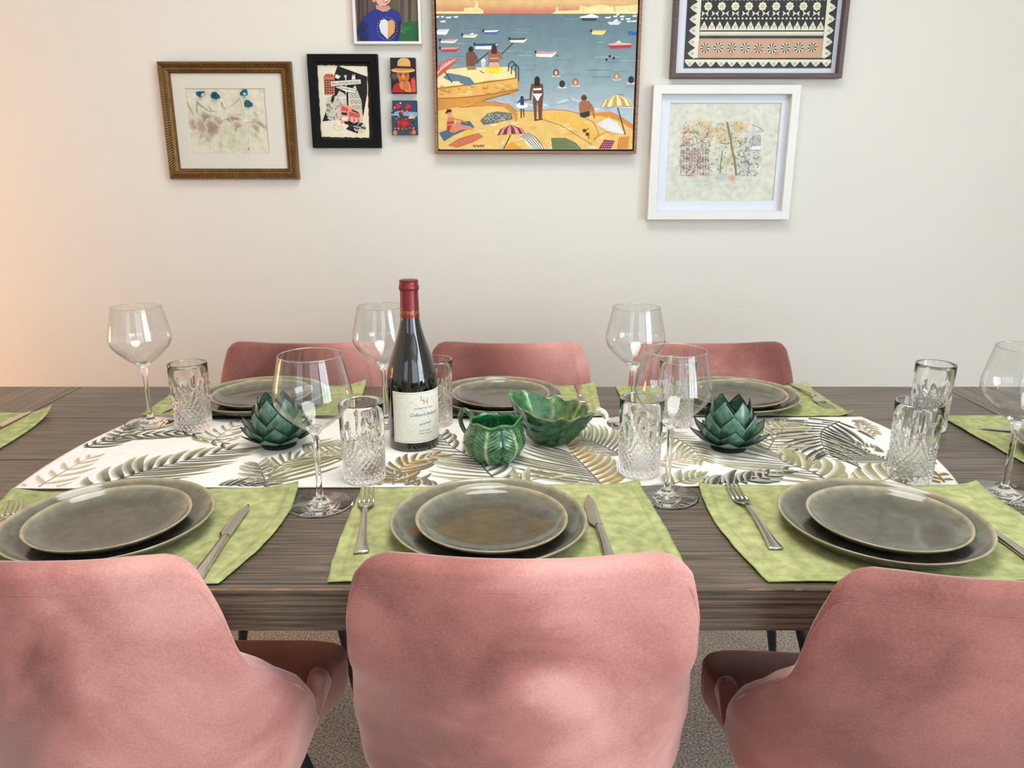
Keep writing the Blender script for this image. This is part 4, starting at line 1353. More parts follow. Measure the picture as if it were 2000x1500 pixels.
class Art:
    """drawing on an upright plane; coordinates are points of an enlargement (ox, oy, s) of the photo"""
    def __init__(self, yplane, centre, ox, oy, s):
        self.b = MB(); self.Y = yplane; self.c = centre; self.ox, self.oy, self.s = ox, oy, s; self.k = 0
    def P(self, x, y, lay=0):
        q = on_wall(self.ox + x / self.s, self.oy + y / self.s, self.Y)
        return (q[0] - self.c[0], self.Y - self.c[1] - lay * 0.00025 - (self.k % 90) * 0.000002, q[1] - self.c[2])
    def poly(self, pts, col, lay=1):
        self.k += 1
        ids = [self.b.vert(self.P(x, y, lay), col) for x, y in pts]
        a = sum(pts[i][0] * pts[(i + 1) % len(pts)][1] - pts[(i + 1) % len(pts)][0] * pts[i][1] for i in range(len(pts)))
        self.b.face(ids if a < 0 else ids[::-1])
    def quad(self, pts, cols, lay=1):
        self.b.face([self.b.vert(self.P(x, y, lay), c) for (x, y), c in zip(pts, cols)])
    def ell(self, cx, cy, rx, ry, col, lay=2, n=16, rot=0, a0=0, a1=2 * PI):
        full = abs(a1 - a0 - 2 * PI) < 1e-6
        m = n if full else n + 1
        c_, s_ = math.cos(rot), math.sin(rot)
        pts = []
        for i in range(m):
            a = a0 + (a1 - a0) * i / n
            x, y = rx * math.cos(a), ry * math.sin(a)
            pts.append((cx + x * c_ - y * s_, cy + x * s_ + y * c_))
        self.poly(pts, col, lay)
    def line(self, pts, w, col, lay=3):
        for (x0, y0), (x1, y1) in zip(pts, pts[1:]):
            L_ = math.hypot(x1 - x0, y1 - y0) or 1; nx_, ny_ = -(y1 - y0) / L_ * w / 2, (x1 - x0) / L_ * w / 2
            ex, ey = (x1 - x0) / L_ * w * 0.3, (y1 - y0) / L_ * w * 0.3
            self.poly([(x0 + nx_ - ex, y0 + ny_ - ey), (x1 + nx_ + ex, y1 + ny_ + ey), (x1 - nx_ + ex, y1 - ny_ + ey), (x0 - nx_ - ex, y0 - ny_ - ey)], col, lay)
    def blob(self, cx, cy, rx, ry, c0, c1, lay=2, n=22, jit=0.2, seed=0, rot=0):
        self.k += 1
        rr = random.Random(seed); c_, s_ = math.cos(rot), math.sin(rot)
        ctr = self.b.vert(self.P(cx, cy, lay), c0)
        ph = [rr.uniform(0, 6.28) for _ in range(3)]
        rings = []
        for k, f in ((0, 0.55), (1, 1.0)):
            ids = []
            for i in range(n):
                a = 2 * PI * i / n
                j = 1 + jit * (math.sin(2 * a + ph[0]) * 0.5 + math.sin(3 * a + ph[1]) * 0.5 + math.sin(7 * a + ph[2]) * 0.35)
                x, y = rx * f * j * math.cos(a), ry * f * j * math.sin(a)
                ids.append(self.b.vert(self.P(cx + x * c_ - y * s_, cy + x * s_ + y * c_, lay), mixc(c0, c1, 0.25 if k == 0 else 1.0)))
            rings.append(ids)
        for i in range(n):
            j = (i + 1) % n
            self.b.face((ctr, rings[0][j], rings[0][i])); self.b.face((rings[0][i], rings[0][j], rings[1][j], rings[1][i]))
    def text(self, s, size, x, y, ang, col, lay=5, sp=1.0):
        vs, fs = text_mesh(s, size, 0, 'CENTER', sp)
        base = len(self.b.v); ca, sa = math.cos(ang), math.sin(ang)
        for vx, vy, _ in vs: self.b.vert(self.P(x + vx * ca + vy * sa, y + vx * sa - vy * ca, lay), col)
        for f in fs: self.b.face([base + i for i in f])

# picture glass: clear sheet that mirrors faintly
m, nt, bs = new_mat('picture_glass')
N_, L_n = nt.nodes, nt.links
tr = N_.new('ShaderNodeBsdfTransparent'); gl = N_.new('ShaderNodeBsdfGlossy'); gl.inputs['Roughness'].default_value = 0.02
fr = N_.new('ShaderNodeFresnel'); fr.inputs['IOR'].default_value = 1.16
mx = N_.new('ShaderNodeMixShader')
L_n.new(fr.outputs[0], mx.inputs[0]); L_n.new(tr.outputs[0], mx.inputs[1]); L_n.new(gl.outputs[0], mx.inputs[2])
out = [n for n in N_ if n.type == 'OUTPUT_MATERIAL'][0]; L_n.new(mx.outputs[0], out.inputs['Surface'])
MAT['pane'] = m
MAT['gilt'] = mat('antique_gilt', C(134, 102, 62), noise_scale=40, noise_amt=0.15, rough=0.4, metal=0.8)
MAT['blackframe'] = mat('black_lacquer', C(14, 14, 16), noise_scale=30, noise_amt=0.1, rough=0.65, spec=0.15)
MAT['walnut'] = wood_mat('walnut_float_frame', C(96, 62, 42), C(128, 88, 62), C(152, 110, 80), 'x', 0.5, 1.5)
MAT['wenge'] = wood_mat('wenge_frame', C(46, 28, 26), C(66, 42, 38), C(84, 56, 50), 'x', 0.45, 1.5)
MAT['shadow_gap'] = mat('black_inner_edge', C(20, 17, 16), noise_scale=30, noise_amt=0.1, rough=0.8)
MAT['matboard'] = mat('mat_board', C(222, 213, 198), noise_scale=60, noise_amt=0.01, rough=0.85)
MAT['matwhite'] = mat('white_mat_board', C(218, 220, 228), noise_scale=60, noise_amt=0.01, rough=0.85)

def art_root(name, label, rect):
    x0, x1, z0, z1 = rect
    c = ((x0 + x1) / 2, RY1 - 0.0005, (z0 + z1) / 2)
    return thing(name, label, 'picture', c), c, x1 - x0, z1 - z0
def slab(name, par, x0, x1, z0, z1, out0, out1, m_):
    b = MB(); b.box(x0, x1, -out1, -out0, z0, z1)
    return b.build(name, m_, par, smooth=False)
def ring_board(name, par, w, h, wi, hi, cx, cz, out0, out1, m_):
    """board with a rectangular window; bevelled inner edge"""
    b = MB(); rows = []
    bev = 0.0015
    for (hw, hh, ccx, ccz, o_) in ((w / 2, h / 2, 0, 0, out0), (w / 2, h / 2, 0, 0, out1), (wi / 2 + bev, hi / 2 + bev, cx, cz, out1), (wi / 2, hi / 2, cx, cz, out0 + 0.0004)):
        rows.append([(ccx + sx * hw, -o_, ccz + sz * hh) for sx, sz in ((-1, -1), (1, -1), (1, 1), (-1, 1))])
    b.grid(rows, None, closed=True)
    return b.build(name, m_, par, smooth=False)
R_ = random.Random(77)

# ---- gilt-framed watercolour of dancers
root, c, w, h = art_root('framed_picture', 'watercolour of dancers with teal hair in an ornate gilt frame, leftmost on the wall', (-1.002, -0.6255, 1.212, 1.534))
b = MB()
def gm(pi, k, i, n): return (0.0030 if (i % 4 in (1, 2)) else -0.0016) if pi in (3, 4) else (0.0008 if (pi in (7, 8) and i % 3 == 0) else 0)
frame_sweep(b, w, h, [(0, 0), (0, 0.020), (0.003, 0.026), (0.006, 0.0275), (0.015, 0.0235), (0.018, 0.0205), (0.021, 0.0205), (0.023, 0.023), (0.028, 0.019), (0.031, 0.013), (0.031, 0.004)], (192, 168), gm)
b.build('frame', MAT['gilt'], root, angle=35)
art = Art(c[1] - 0.0060, c, 350, 160, 10.0)
wi, hi = 0.222, 0.172
p0 = art.P(108, 135); p1 = art.P(1790, 1395)
cx_, cz_ = (art.P(200, 760)[0] + art.P(1700, 760)[0]) / 2, (art.P(900, 140)[2] + art.P(900, 1390)[2]) / 2
wi = art.P(1660, 135)[0] - art.P(115, 135)[0]; hi = art.P(900, 135)[2] - art.P(900, 1390)[2]
cx_ = (art.P(1660, 135)[0] + art.P(115, 135)[0]) / 2
ring_board('mat_board', root, w - 0.058, h - 0.058, wi, hi, cx_, cz_, 0.0065, 0.0095, MAT['matboard'])
PA = C(220, 210, 188)
def sheet(a, x0, x1, z0, z1, col, lay=0):
    y = a.Y - a.c[1] - lay * 0.00025
    a.b.face([a.b.vert((x, y, z), col) for x, z in ((x0, z0), (x1, z0), (x1, z1), (x0, z1))])
sheet(art, cx_ - wi / 2 - 0.004, cx_ + wi / 2 + 0.004, cz_ - hi / 2 - 0.004, cz_ + hi / 2 + 0.004, PA)
BRN, BR2, GRY, OLV, TEAL, TE2 = C(158, 128, 104), C(176, 150, 128), C(188, 180, 158), C(204, 200, 172), C(14, 66, 84), C(44, 110, 124)
for i, (x, y, rx, ry, col, rot) in enumerate([(300, 840, 120, 120, BR2, 0.4), (470, 850, 190, 160, BR2, -0.5), (520, 700, 120, 120, BRN, 0.6), (650, 900, 170, 170, BRN, 0.3), (560, 1050, 90, 140, GRY, 0.1), (760, 780, 130, 110, BR2, 0.2),
        (900, 1000, 200, 200, OLV, 0), (1050, 1150, 260, 190, OLV, 0.1), (960, 760, 110, 70, C(140, 122, 96), -0.3), (1080, 730, 110, 80, BRN, 0.2), (1150, 880, 120, 110, BR2, 0.3), (1230, 1050, 130, 150, OLV, 0.2),
        (1450, 780, 130, 90, GRY, 0.5), (1500, 900, 110, 70, BR2, 0.7), (1590, 830, 130, 45, C(150, 136, 104), 0.6), (1180, 560, 130, 130, C(214, 204, 180), 0.3), (1350, 640, 120, 110, C(214, 212, 196), 0),
        (660, 490, 110, 90, C(222, 210, 184), 0.2), (430, 1060, 60, 60, GRY, 0), (350, 1000, 70, 60, OLV, 0.3), (1500, 1050, 120, 35, GRY, 0.8), (1400, 980, 50, 140, OLV, -0.4)]):
    art.blob(x, y, rx, ry, col, mixc(col, PA, 0.85), 1 + i % 4, 26, 0.28, 100 + i, rot)
for pts, wd, col in [([(165, 400), (200, 500), (260, 600), (320, 720)], 28, C(140, 124, 96)), ([(350, 400), (345, 560), (410, 660)], 26, C(60, 96, 96)), ([(350, 395), (440, 470), (560, 560), (640, 580)], 34, C(128, 98, 72)),
                     ([(590, 500), (640, 560), (720, 590)], 24, C(110, 112, 86)), ([(835, 420), (850, 480), (915, 540)], 46, C(96, 132, 132)), ([(1170, 330), (1090, 410), (1010, 480)], 26, C(150, 134, 110)), ([(1170, 320), (1215, 420), (1220, 520)], 24, C(168, 146, 120)),
                     ([(1470, 590), (1520, 680)], 26, C(150, 146, 124)), ([(1580, 770), (1730, 890)], 16, C(140, 124, 92)), ([(1360, 1100), (1350, 1260)], 12, C(140, 136, 104)), ([(1365, 1290), (1365, 1350)], 22, C(40, 62, 56)),
                     ([(800, 1190), (825, 1380)], 12, C(150, 140, 118)), ([(590, 1180), (620, 1300)], 10, C(196, 186, 164)), ([(1300, 800), (1420, 770)], 18, C(140, 116, 88)), ([(1150, 640), (1210, 630)], 22, C(96, 110, 110)), ([(545, 960), (540, 1180)], 26, GRY)]:
    seq = []
    for (x0, y0), (x1, y1) in zip(pts, pts[1:]):
        m_ = max(2, int(math.hypot(x1 - x0, y1 - y0) / (wd * 0.55)))
        seq += [(x0 + (x1 - x0) * i / m_, y0 + (y1 - y0) * i / m_, math.atan2(y1 - y0, x1 - x0)) for i in range(m_)]
    for i, (x, y, a_) in enumerate(seq):
        f = 1 - 0.55 * i / len(seq)
        art.blob(x, y, wd * 0.75, wd * 0.50 * f, mixc(col, PA, 0.15 + 0.3 * (1 - f)), mixc(col, PA, 0.62), 5, 12, 0.15, i * 7 + int(x), a_)
for x, y, r_, sd in [(420, 235, 82, 1), (705, 270, 92, 2), (1270, 215, 82, 3), (1350, 430, 92, 4)]:
    art.blob(x, y + 55, r_ * 0.62, r_ * 0.8, C(150, 170, 160), PA, 5, 20, 0.1, 40 + sd)
    art.blob(x, y, r_, r_ * 0.78, TEAL, TE2, 6, 26, 0.2, 50 + sd)
art.blob(470, 250, 42, 40, C(206, 212, 198), C(150, 170, 164), 7, 16, 0.2, 61); art.blob(1280, 235, 40, 34, C(190, 214, 220), TE2, 7, 16, 0.2, 62)
art.b.build('watercolour', MAT['watercolour'], root, smooth=False)
slab('picture_glass', root, -w / 2 + 0.030, w / 2 - 0.030, -h / 2 + 0.030, h / 2 - 0.030, 0.0110, 0.0122, MAT['pane'])

# ---- black-framed town collage
root, c, w, h = art_root('framed_picture', 'black-framed collage of a phone box, red bus and street signs on torn paper', (-0.577, -0.3795, 1.3005, 1.553))
b = MB(); frame_sweep(b, w, h, [(0, 0), (0, 0.022), (0.002, 0.024), (0.020, 0.0215), (0.023, 0.019), (0.023, 0.005)])
b.build('frame', MAT['blackframe'], root, smooth=False)
MAT['darkmat'] = mat('dark_olive_backing', C(44, 40, 30), noise_scale=40, noise_amt=0.3, rough=0.9)
slab('backing_board', root, -w / 2 + 0.02, w / 2 - 0.02, -h / 2 + 0.02, h / 2 - 0.02, 0.002, 0.0062, MAT['darkmat'])
art = Art(c[1] - 0.0072, c, 610, 110, 8.333)
PB, BK, WH, RD = C(228, 220, 194), C(18, 18, 24), C(226, 222, 206), C(196, 84, 72)
def jag(pts, n, amp, seed):
    rr = random.Random(seed); out = []
    for k in range(len(pts)):
        a, d = pts[k], pts[(k + 1) % len(pts)]
        for i in range(n): out.append((a[0] + (d[0] - a[0]) * i / n + rr.uniform(-amp, amp), a[1] + (d[1] - a[1]) * i / n + rr.uniform(-amp, amp)))
    return out
art.poly(jag([(85, 145), (890, 165), (930, 1325), (150, 1310)], 18, 7, 1), PB, 1)
art.poly([(410, 155), (890, 330), (895, 600), (835, 950), (760, 1090), (740, 1260), (545, 1185), (600, 1130), (440, 1030), (165, 1060), (225, 880), (330, 640), (360, 300)], BK, 2)
art.poly([(180, 330), (225, 285), (340, 290), (360, 330), (365, 630), (200, 630)], C(206, 120, 98), 3)
art.poly([(190, 320), (230, 290), (330, 292), (352, 335), (270, 345)], RD, 4)
for i in range(4):
    for j in range(6):
        art.poly([(205 + i * 38, 380 + j * 40), (230 + i * 38, 380 + j * 40), (230 + i * 38, 405 + j * 40), (205 + i * 38, 405 + j * 40)], BK if i < 2 else C(70, 34, 34), 4)
art.poly(jag([(250, 640), (330, 760), (430, 560), (540, 620), (560, 820), (440, 1030), (300, 1040), (215, 930)], 4, 10, 2), C(196, 192, 176), 3)
for k in range(26):
    x, y = R_.uniform(240, 500), R_.uniform(660, 1010); a = R_.uniform(0, 6.3)
    art.line([(x, y), (x + 38 * math.cos(a), y + 38 * math.sin(a)), (x + 50 * math.cos(a + 0.8), y + 50 * math.sin(a + 0.8))], 7, R_.choice((BK, C(70, 70, 74), C(236, 232, 214))), 4)
for k in range(12): art.line([(290 + 60 * math.cos(k * 0.52) + 50, 920 + 90 * math.sin(k * 0.52)), (290 + 60 * math.cos(k * 0.52 + 0.5) + 50, 920 + 90 * math.sin(k * 0.52 + 0.5))], 9, WH if k % 2 else C(90, 88, 84), 5)
art.poly([(585, 600), (700, 470), (750, 600), (800, 720), (830, 1090), (640, 1040), (590, 800)], C(204, 198, 178), 3)
for j in range(3):
    for i in range(3):
        art.ell(640 + i * 58 + j * 14, 650 + j * 90, 22, 30, BK, 4, 10); art.ell(640 + i * 58 + j * 14, 650 + j * 90, 15, 23, C(212, 206, 186), 5, 10)
art.poly([(640, 380), (655, 285), (668, 330), (690, 285), (705, 380)], WH, 4)
art.line([(545, 330), (560, 820)], 20, C(210, 206, 196), 4); art.line([(560, 600), (575, 830)], 16, BK, 5); art.ell(540, 325, 24, 22, C(190, 190, 196), 5, 12)
art.poly([(380, 290), (460, 320), (430, 370), (370, 350)], WH, 4); art.line([(440, 680), (540, 670)], 22, WH, 4)
art.poly([(450, 790), (520, 780), (640, 830), (780, 930), (770, 1060), (680, 1090), (600, 1050), (470, 1100)], C(220, 150, 130), 5)
art.poly([(480, 800), (580, 850), (590, 900), (470, 880)], RD, 6); art.poly([(600, 900), (775, 940), (770, 1000), (600, 980)], RD, 6); art.poly([(480, 910), (570, 920), (570, 960), (480, 950)], BK, 6)
art.poly([(640, 860), (760, 910), (750, 930), (640, 890)], C(60, 44, 44), 6); art.poly([(490, 980), (590, 990), (560, 1050), (480, 1040)], WH, 6); art.poly([(520, 1060), (620, 1070), (610, 1110), (530, 1100)], BK, 6)
for i in range(5): art.line([(610 + i * 36, 1000 + i * 8), (612 + i * 36, 1060 + i * 4)], 9, WH if i % 2 else C(90, 40, 40), 7)
art.line([(640, 1130), (860, 1170)], 34, C(60, 60, 66), 6); art.line([(680, 1140), (790, 1160)], 18, C(180, 180, 186), 7); art.ell(800, 1160, 75, 90, C(206, 196, 168), 5, 18); art.ell(800, 1160, 64, 78, BK, 5.3, 18, 0, 2.6, 5.2)
art.line([(690, 1180), (720, 1215)], 20, WH, 7)
for k in range(18): art.line([(R_.uniform(330, 520), R_.uniform(1060, 1220)), (R_.uniform(330, 520), R_.uniform(1060, 1220))], 4, C(196, 190, 168), 3)
art.poly([(298, 408), (790, 375), (795, 450), (305, 492)], WH, 8); art.line([(298, 408), (790, 375), (795, 450), (305, 492), (298, 408)], 6, C(60, 58, 56), 8.5)
art.text('BELLENDEN ROAD', 54, 548, 452, -0.07, C(50, 48, 52), 9.5)
art.poly([(372, 500), (480, 480), (725, 535), (710, 605), (560, 580)], WH, 8); art.line([(372, 500), (480, 480), (725, 535), (710, 605), (560, 580)], 6, C(60, 58, 56), 8.5)
art.text('CHOUMERT ROAD', 38, 575, 552, 0.19, C(50, 48, 52), 9.5, 0.95)
art.b.build('collage', MAT['print'], root, smooth=False)

# ---- small canvases
root, c, w, h = art_root('small_canvas', 'tiny canvas painting of a man in a straw hat and red shawl', (-0.343, -0.273, 1.4495, 1.543))
cv = slab('canvas', root, -w / 2, w / 2, -h / 2, h / 2, 0, 0.022, MAT['darkmat'])
art = Art(c[1] - 0.0226, c, 660, 0, 5.357)
sheet(art, -w / 2, w / 2, -h / 2, h / 2, C(30, 28, 36), 0)
art.blob(590, 800, 40, 50, C(78, 80, 84), C(34, 32, 38), 1, 16, 0.2, 3)
art.poly([(560, 965), (590, 890), (650, 850), (700, 900), (720, 968)], C(172, 30, 44), 2); art.poly([(735, 968), (760, 840), (800, 795), (812, 850), (812, 968)], C(190, 40, 44), 2)
for k in range(4): art.line([(770 + k * 12, 820 + k * 8), (790 + k * 8, 960)], 4, C(232, 120, 90), 3)
art.poly([(620, 750), (740, 750), (748, 810), (730, 870), (690, 900), (650, 870), (625, 810)], C(190, 104, 54), 3)
art.poly([(612, 780), (628, 770), (632, 820), (620, 815)], C(170, 88, 46), 3)
art.poly([(640, 880), (670, 850), (700, 870), (745, 850), (775, 960), (720, 965), (690, 940), (660, 930)], C(214, 136, 70), 4)
for k in range(4): art.line([(675 + k * 16, 862 + k * 3), (690 + k * 18, 930 + k * 6)], 5, C(150, 80, 40), 5)
art.ell(655, 782, 12, 7, C(50, 26, 20), 5, 10); art.ell(712, 782, 12, 7, C(50, 26, 20), 5, 10); art.line([(640, 765), (668, 762)], 6, C(90, 46, 30), 5); art.line([(698, 762), (728, 765)], 6, C(90, 46, 30), 5)
art.poly([(678, 780), (690, 780), (698, 822), (672, 822)], C(226, 150, 84), 5); art.line([(660, 845), (705, 845)], 6, C(120, 50, 40), 5)
art.ell(682, 736, 125, 26, C(222, 178, 110), 6, 24); art.ell(682, 728, 112, 16, C(196, 146, 80), 6.5, 24)
art.poly([(622, 715), (626, 640), (650, 614), (690, 608), (735, 616), (757, 645), (762, 715)], C(228, 176, 96), 7)
art.poly([(620, 690), (762, 695), (764, 722), (618, 716)], C(70, 50, 40), 8)
for k in range(5): art.line([(635, 630 + k * 13), (750, 634 + k * 13)], 3, C(206, 150, 76), 8)
art.b.build('painting', MAT['paint'], root, smooth=False)

root, c, w, h = art_root('small_canvas', 'tiny canvas with a red flower bouquet on blue, below the straw hat canvas', (-0.342, -0.273, 1.337, 1.430))
slab('canvas', root, -w / 2, w / 2, -h / 2, h / 2, 0, 0.022, MAT['darkmat'])
art = Art(c[1] - 0.0226, c, 660, 0, 5.357)
sheet(art, -w / 2, w / 2, -h / 2, h / 2, C(36, 70, 96), 0)
art.poly([(560, 1180), (640, 1160), (830, 1175), (830, 1250), (700, 1240), (570, 1270)], C(120, 164, 190), 1); art.poly([(560, 1210), (830, 1215), (830, 1415), (570, 1415)], C(30, 74, 92), 1)
for k in range(46):
    x, y = R_.gauss(700, 62), R_.gauss(1270, 75)
    if not (572 < x < 822 and 1065 < y < 1405): continue
    art.blob(x, y, R_.uniform(8, 22), R_.uniform(8, 20), R_.choice((C(190, 40, 44), C(150, 28, 40), C(206, 70, 60), C(80, 30, 34), C(40, 80, 50), C(220, 130, 120))), C(90, 24, 32), 2 + k % 3, 10, 0.3, k)
for x, y, r_ in ((630, 1110, 36), (735, 1115, 38), (700, 1290, 52), (640, 1280, 30)): art.blob(x, y, r_, r_ * 0.9, C(196, 46, 48), C(120, 24, 34), 5, 14, 0.3, int(x))
for k in range(7): art.line([(740 + k * 6, 1240), (762 + k * 9, 1190 + k * 5)], 5, C(226, 206, 170), 6)
art.ell(600, 1390, 22, 26, C(206, 120, 60), 6, 10); art.ell(795, 1385, 22, 24, C(206, 120, 60), 6, 10); art.ell(655, 1080, 8, 10, C(230, 226, 214), 6, 8); art.ell(596, 1125, 6, 8, C(230, 226, 214), 6, 8)
for k in range(6): art.ell(600 + k * 38, 1345 + 8 * math.sin(k), 9, 9, C(214, 92, 84), 6, 8)
art.b.build('painting', MAT['paint'], root, smooth=False)

# ---- white-framed photograph of a child (cut by the top of the picture)
root, c, w, h = art_root('framed_photo', 'white-framed photo of a smiling child in a blue top, at the upper edge', (-0.4425, -0.253, 1.578, 1.822))
b = MB(); frame_sweep(b, w, h, [(0, 0), (0, 0.022), (0.0015, 0.0235), (0.0075, 0.0235), (0.008, 0.012), (0.008, 0.004)])
b.build('frame', MAT['white'], root, smooth=False)
art = Art(c[1] - 0.012, c, 660, 0, 5.357)
sheet(art, -w / 2 + 0.007, w / 2 - 0.007, -h / 2 + 0.007, h / 2 - 0.007, C(96, 82, 70), 0)
art.poly([(165, -700), (350, -700), (380, 0), (330, 200), (250, 432), (185, 432)], C(84, 66, 56), 1)
for k in range(14): art.line([(175 + k * 14, -680), (180 + k * 13 + 6 * math.sin(k), 420 - k * 14)], 7, R_.choice((C(122, 100, 86), C(58, 44, 38), C(104, 84, 72))), 1.6)
art.poly([(560, -700), (850, -700), (848, 240), (660, 250), (640, 100)], C(112, 98, 84), 1); art.poly([(640, -700), (700, -700), (690, 300), (650, 260)], C(84, 72, 62), 2); art.poly([(730, -700), (770, -700), (765, 240), (735, 240)], C(70, 60, 52), 2)
art.poly([(620, 240), (850, 220), (848, 432), (610, 432)], C(30, 96, 52), 2); art.poly([(640, 330), (700, 345), (690, 300), (660, 240), (640, 240)], C(120, 112, 96), 2.4)
art.blob(720, 300, 60, 30, C(44, 124, 66), C(30, 96, 52), 3, 14, 0.2, 9)
art.poly([(395, 60), (380, 100), (300, 140), (235, 230), (188, 330), (240, 432), (640, 432), (650, 330), (668, 200), (640, 130), (555, 85), (480, 120)], C(34, 48, 132), 4)
art.poly([(190, 320), (245, 215), (330, 260), (290, 300), (330, 432), (245, 432)], C(24, 32, 84), 5); art.poly([(598, 240), (668, 215), (655, 330), (620, 430), (600, 430)], C(24, 32, 90), 5)
art.poly([(400, 50), (470, 70), (535, 60), (555, 88), (520, 118), (470, 124), (400, 92)], C(206, 150, 130), 5)
art.poly([(395, -140), (560, -140), (562, -40), (545, 20), (500, 62), (440, 66), (400, 20)], C(222, 170, 148), 6)
art.poly([(470, 12), (530, -6), (524, 22), (490, 30)], C(150, 66, 62), 7); art.poly([(478, 12), (524, 0), (516, 14), (490, 20)], C(240, 234, 226), 8)
art.ell(378, 0, 22, 26, C(206, 146, 128), 6, 12); art.ell(440, -90, 10, 7, C(50, 34, 28), 8, 10); art.ell(520, -95, 10, 7, C(50, 34, 28), 8, 10); art.poly([(380, -110), (400, -220), (480, -270), (560, -220), (580, -100), (550, -150), (450, -170)], C(92, 62, 44), 8)
# plain white and orange heart-shaped patch with sparkles on the top
art.poly([(520, 410), (450, 340), (432, 270), (450, 215), (490, 200), (525, 225)], C(222, 222, 226), 6); art.poly([(520, 410), (590, 340), (600, 270), (590, 225), (560, 205), (525, 225)], C(222, 160, 92), 6)
for k in range(26):
    a = 2 * PI * k / 26; x = 515 + 105 * math.cos(a); y = 300 + 118 * math.sin(a); art.ell(x, y, 4, 4, C(190, 200, 226), 6, 6)
art.b.build('photo_print', MAT['print'], root, smooth=False)
slab('picture_glass', root, -w / 2 + 0.0078, w / 2 - 0.0078, -h / 2 + 0.0078, h / 2 - 0.0078, 0.0155, 0.0165, MAT['pane'])

# ---- large beach painting in a walnut float frame
root, c, w, h = art_root('framed_painting', 'large beach scene painting with boats, bathers and parasols in a walnut frame', (-0.2215, 0.359, 1.284, 1.775))
b = MB(); frame_sweep(b, w, h, [(0, 0), (0, 0.036), (0.0008, 0.037), (0.0072, 0.037), (0.008, 0.036), (0.008, 0.004)])
b.build('frame', MAT['walnut'], root, smooth=False)
slab('backing_board', root, -w / 2 + 0.006, w / 2 - 0.006, -h / 2 + 0.006, h / 2 - 0.006, 0.001, 0.004, MAT['shadow_gap'])
slab('canvas', root, -w / 2 + 0.0115, w / 2 - 0.0115, -h / 2 + 0.0115, h / 2 - 0.0115, 0.004, 0.029, MAT['shadow_gap'])
art = Art(c[1] - 0.0295, c, 830, 0, 4.5454)
xl, xr, zb_, zt_ = -w / 2 + 0.012, w / 2 - 0.012, -h / 2 + 0.012, h / 2 - 0.012
def band(y0, y1, c0, c1, lay=0):
    za = max(zb_, min(zt_, art.P(900, y0)[2])); zc = max(zb_, min(zt_, art.P(900, y1)[2]))
    y = art.Y - art.c[1] - lay * 0.00025
    art.b.face([art.b.vert(p, q) for p, q in (((xl, y, zc), c1), ((xr, y, zc), c1), ((xr, y, za), c0), ((xl, y, za), c0))])
band(-900, 20, C(206, 170, 124), C(220, 182, 126)); band(20, 90, C(220, 182, 126), C(206, 136, 104)); band(90, 122, C(206, 136, 104), C(196, 120, 100))
band(122, 400, C(96, 118, 128), C(112, 138, 146)); band(400, 750, C(112, 138, 146), C(140, 164, 170)); band(750, 1000, C(140, 164, 170), C(176, 192, 200)); band(1000, 1500, C(176, 192, 200), C(186, 200, 206))
class _Clip: pass
def clampx(pts):
    out = []
    for x, y in pts:
        yy = min(y, 1322); f = yy / 1330
        out.append((max(98 + 22 * f, min(1893 - 50 * f, x)), yy))
    return out
_op = art.poly
art.poly = lambda pts, col, lay=1: _op(clampx(pts), col, lay)
CR, SA, OC, BRL, SN = C(240, 218, 160), C(226, 190, 112), C(204, 144, 62), C(164, 100, 56), C(130, 84, 64)
for k in range(60):
    x, y = R_.uniform(150, 1800), R_.uniform(150, 900); art.line([(x, y), (x + R_.uniform(60, 220), y + R_.uniform(-4, 6))], R_.uniform(3, 9), R_.choice((C(126, 152, 158), C(104, 130, 140), C(150, 172, 178))), 0.6)
for k in range(26):
    x = R_.uniform(560, 1800); art.line([(x, R_.uniform(860, 985)), (x + R_.uniform(80, 200), R_.uniform(860, 985))], R_.uniform(5, 12), R_.choice((C(206, 214, 220), C(150, 172, 182), C(190, 202, 212))), 0.7)
# far shore
art.poly([(98, 122), (98, 100), (345, 100), (350, 72), (440, 66), (452, 12), (470, 12), (474, 66), (520, 96), (520, 122)], CR, 1)
art.poly([(1130, 122), (1160, 100), (1170, 62), (1180, 62), (1186, 98), (1370, 90), (1376, 50), (1440, 62), (1500, 50), (1580, 40), (1640, 56), (1760, 54), (1900, 40), (1895, 122)], CR, 1)
for k in range(24): art.line([(1400 + k * 20, 66 + 10 * math.sin(k * 2.1)), (1408 + k * 20, 100)], 4, C(206, 176, 122), 1.6)
for k in range(9): art.ell(360 + k * 16, 92, 5, 6, SA, 1.6, 6)
# distant boats
for x, y, s in ((110, 150, 20), (210, 154, 26), (276, 150, 22), (160, 190, 26), (155, 148, 14), (1625, 155, 28), (1690, 145, 20), (1750, 146, 22), (1804, 168, 22), (1862, 142, 22), (1810, 190, 20), (1855, 188, 26), (1750, 170, 14), (1712, 128, 12), (1860, 118, 12)):
    art.poly([(x - s, y - 4), (x + s, y - 8), (x + s * 0.7, y + 8), (x - s * 0.8, y + 8)], C(232, 236, 238), 1.5)
art.poly([(1378, 150), (1540, 150), (1515, 186), (1395, 184)], C(44, 62, 74), 2); art.poly([(1372, 148), (1420, 140), (1480, 122), (1540, 146), (1536, 160), (1380, 160)], C(226, 230, 232), 2.5)
art.poly([(1620, 196), (1745, 192), (1720, 222), (1640, 220)], C(206, 212, 216), 2); art.poly([(1665, 196), (1700, 166), (1722, 190)], C(236, 238, 240), 2.4)
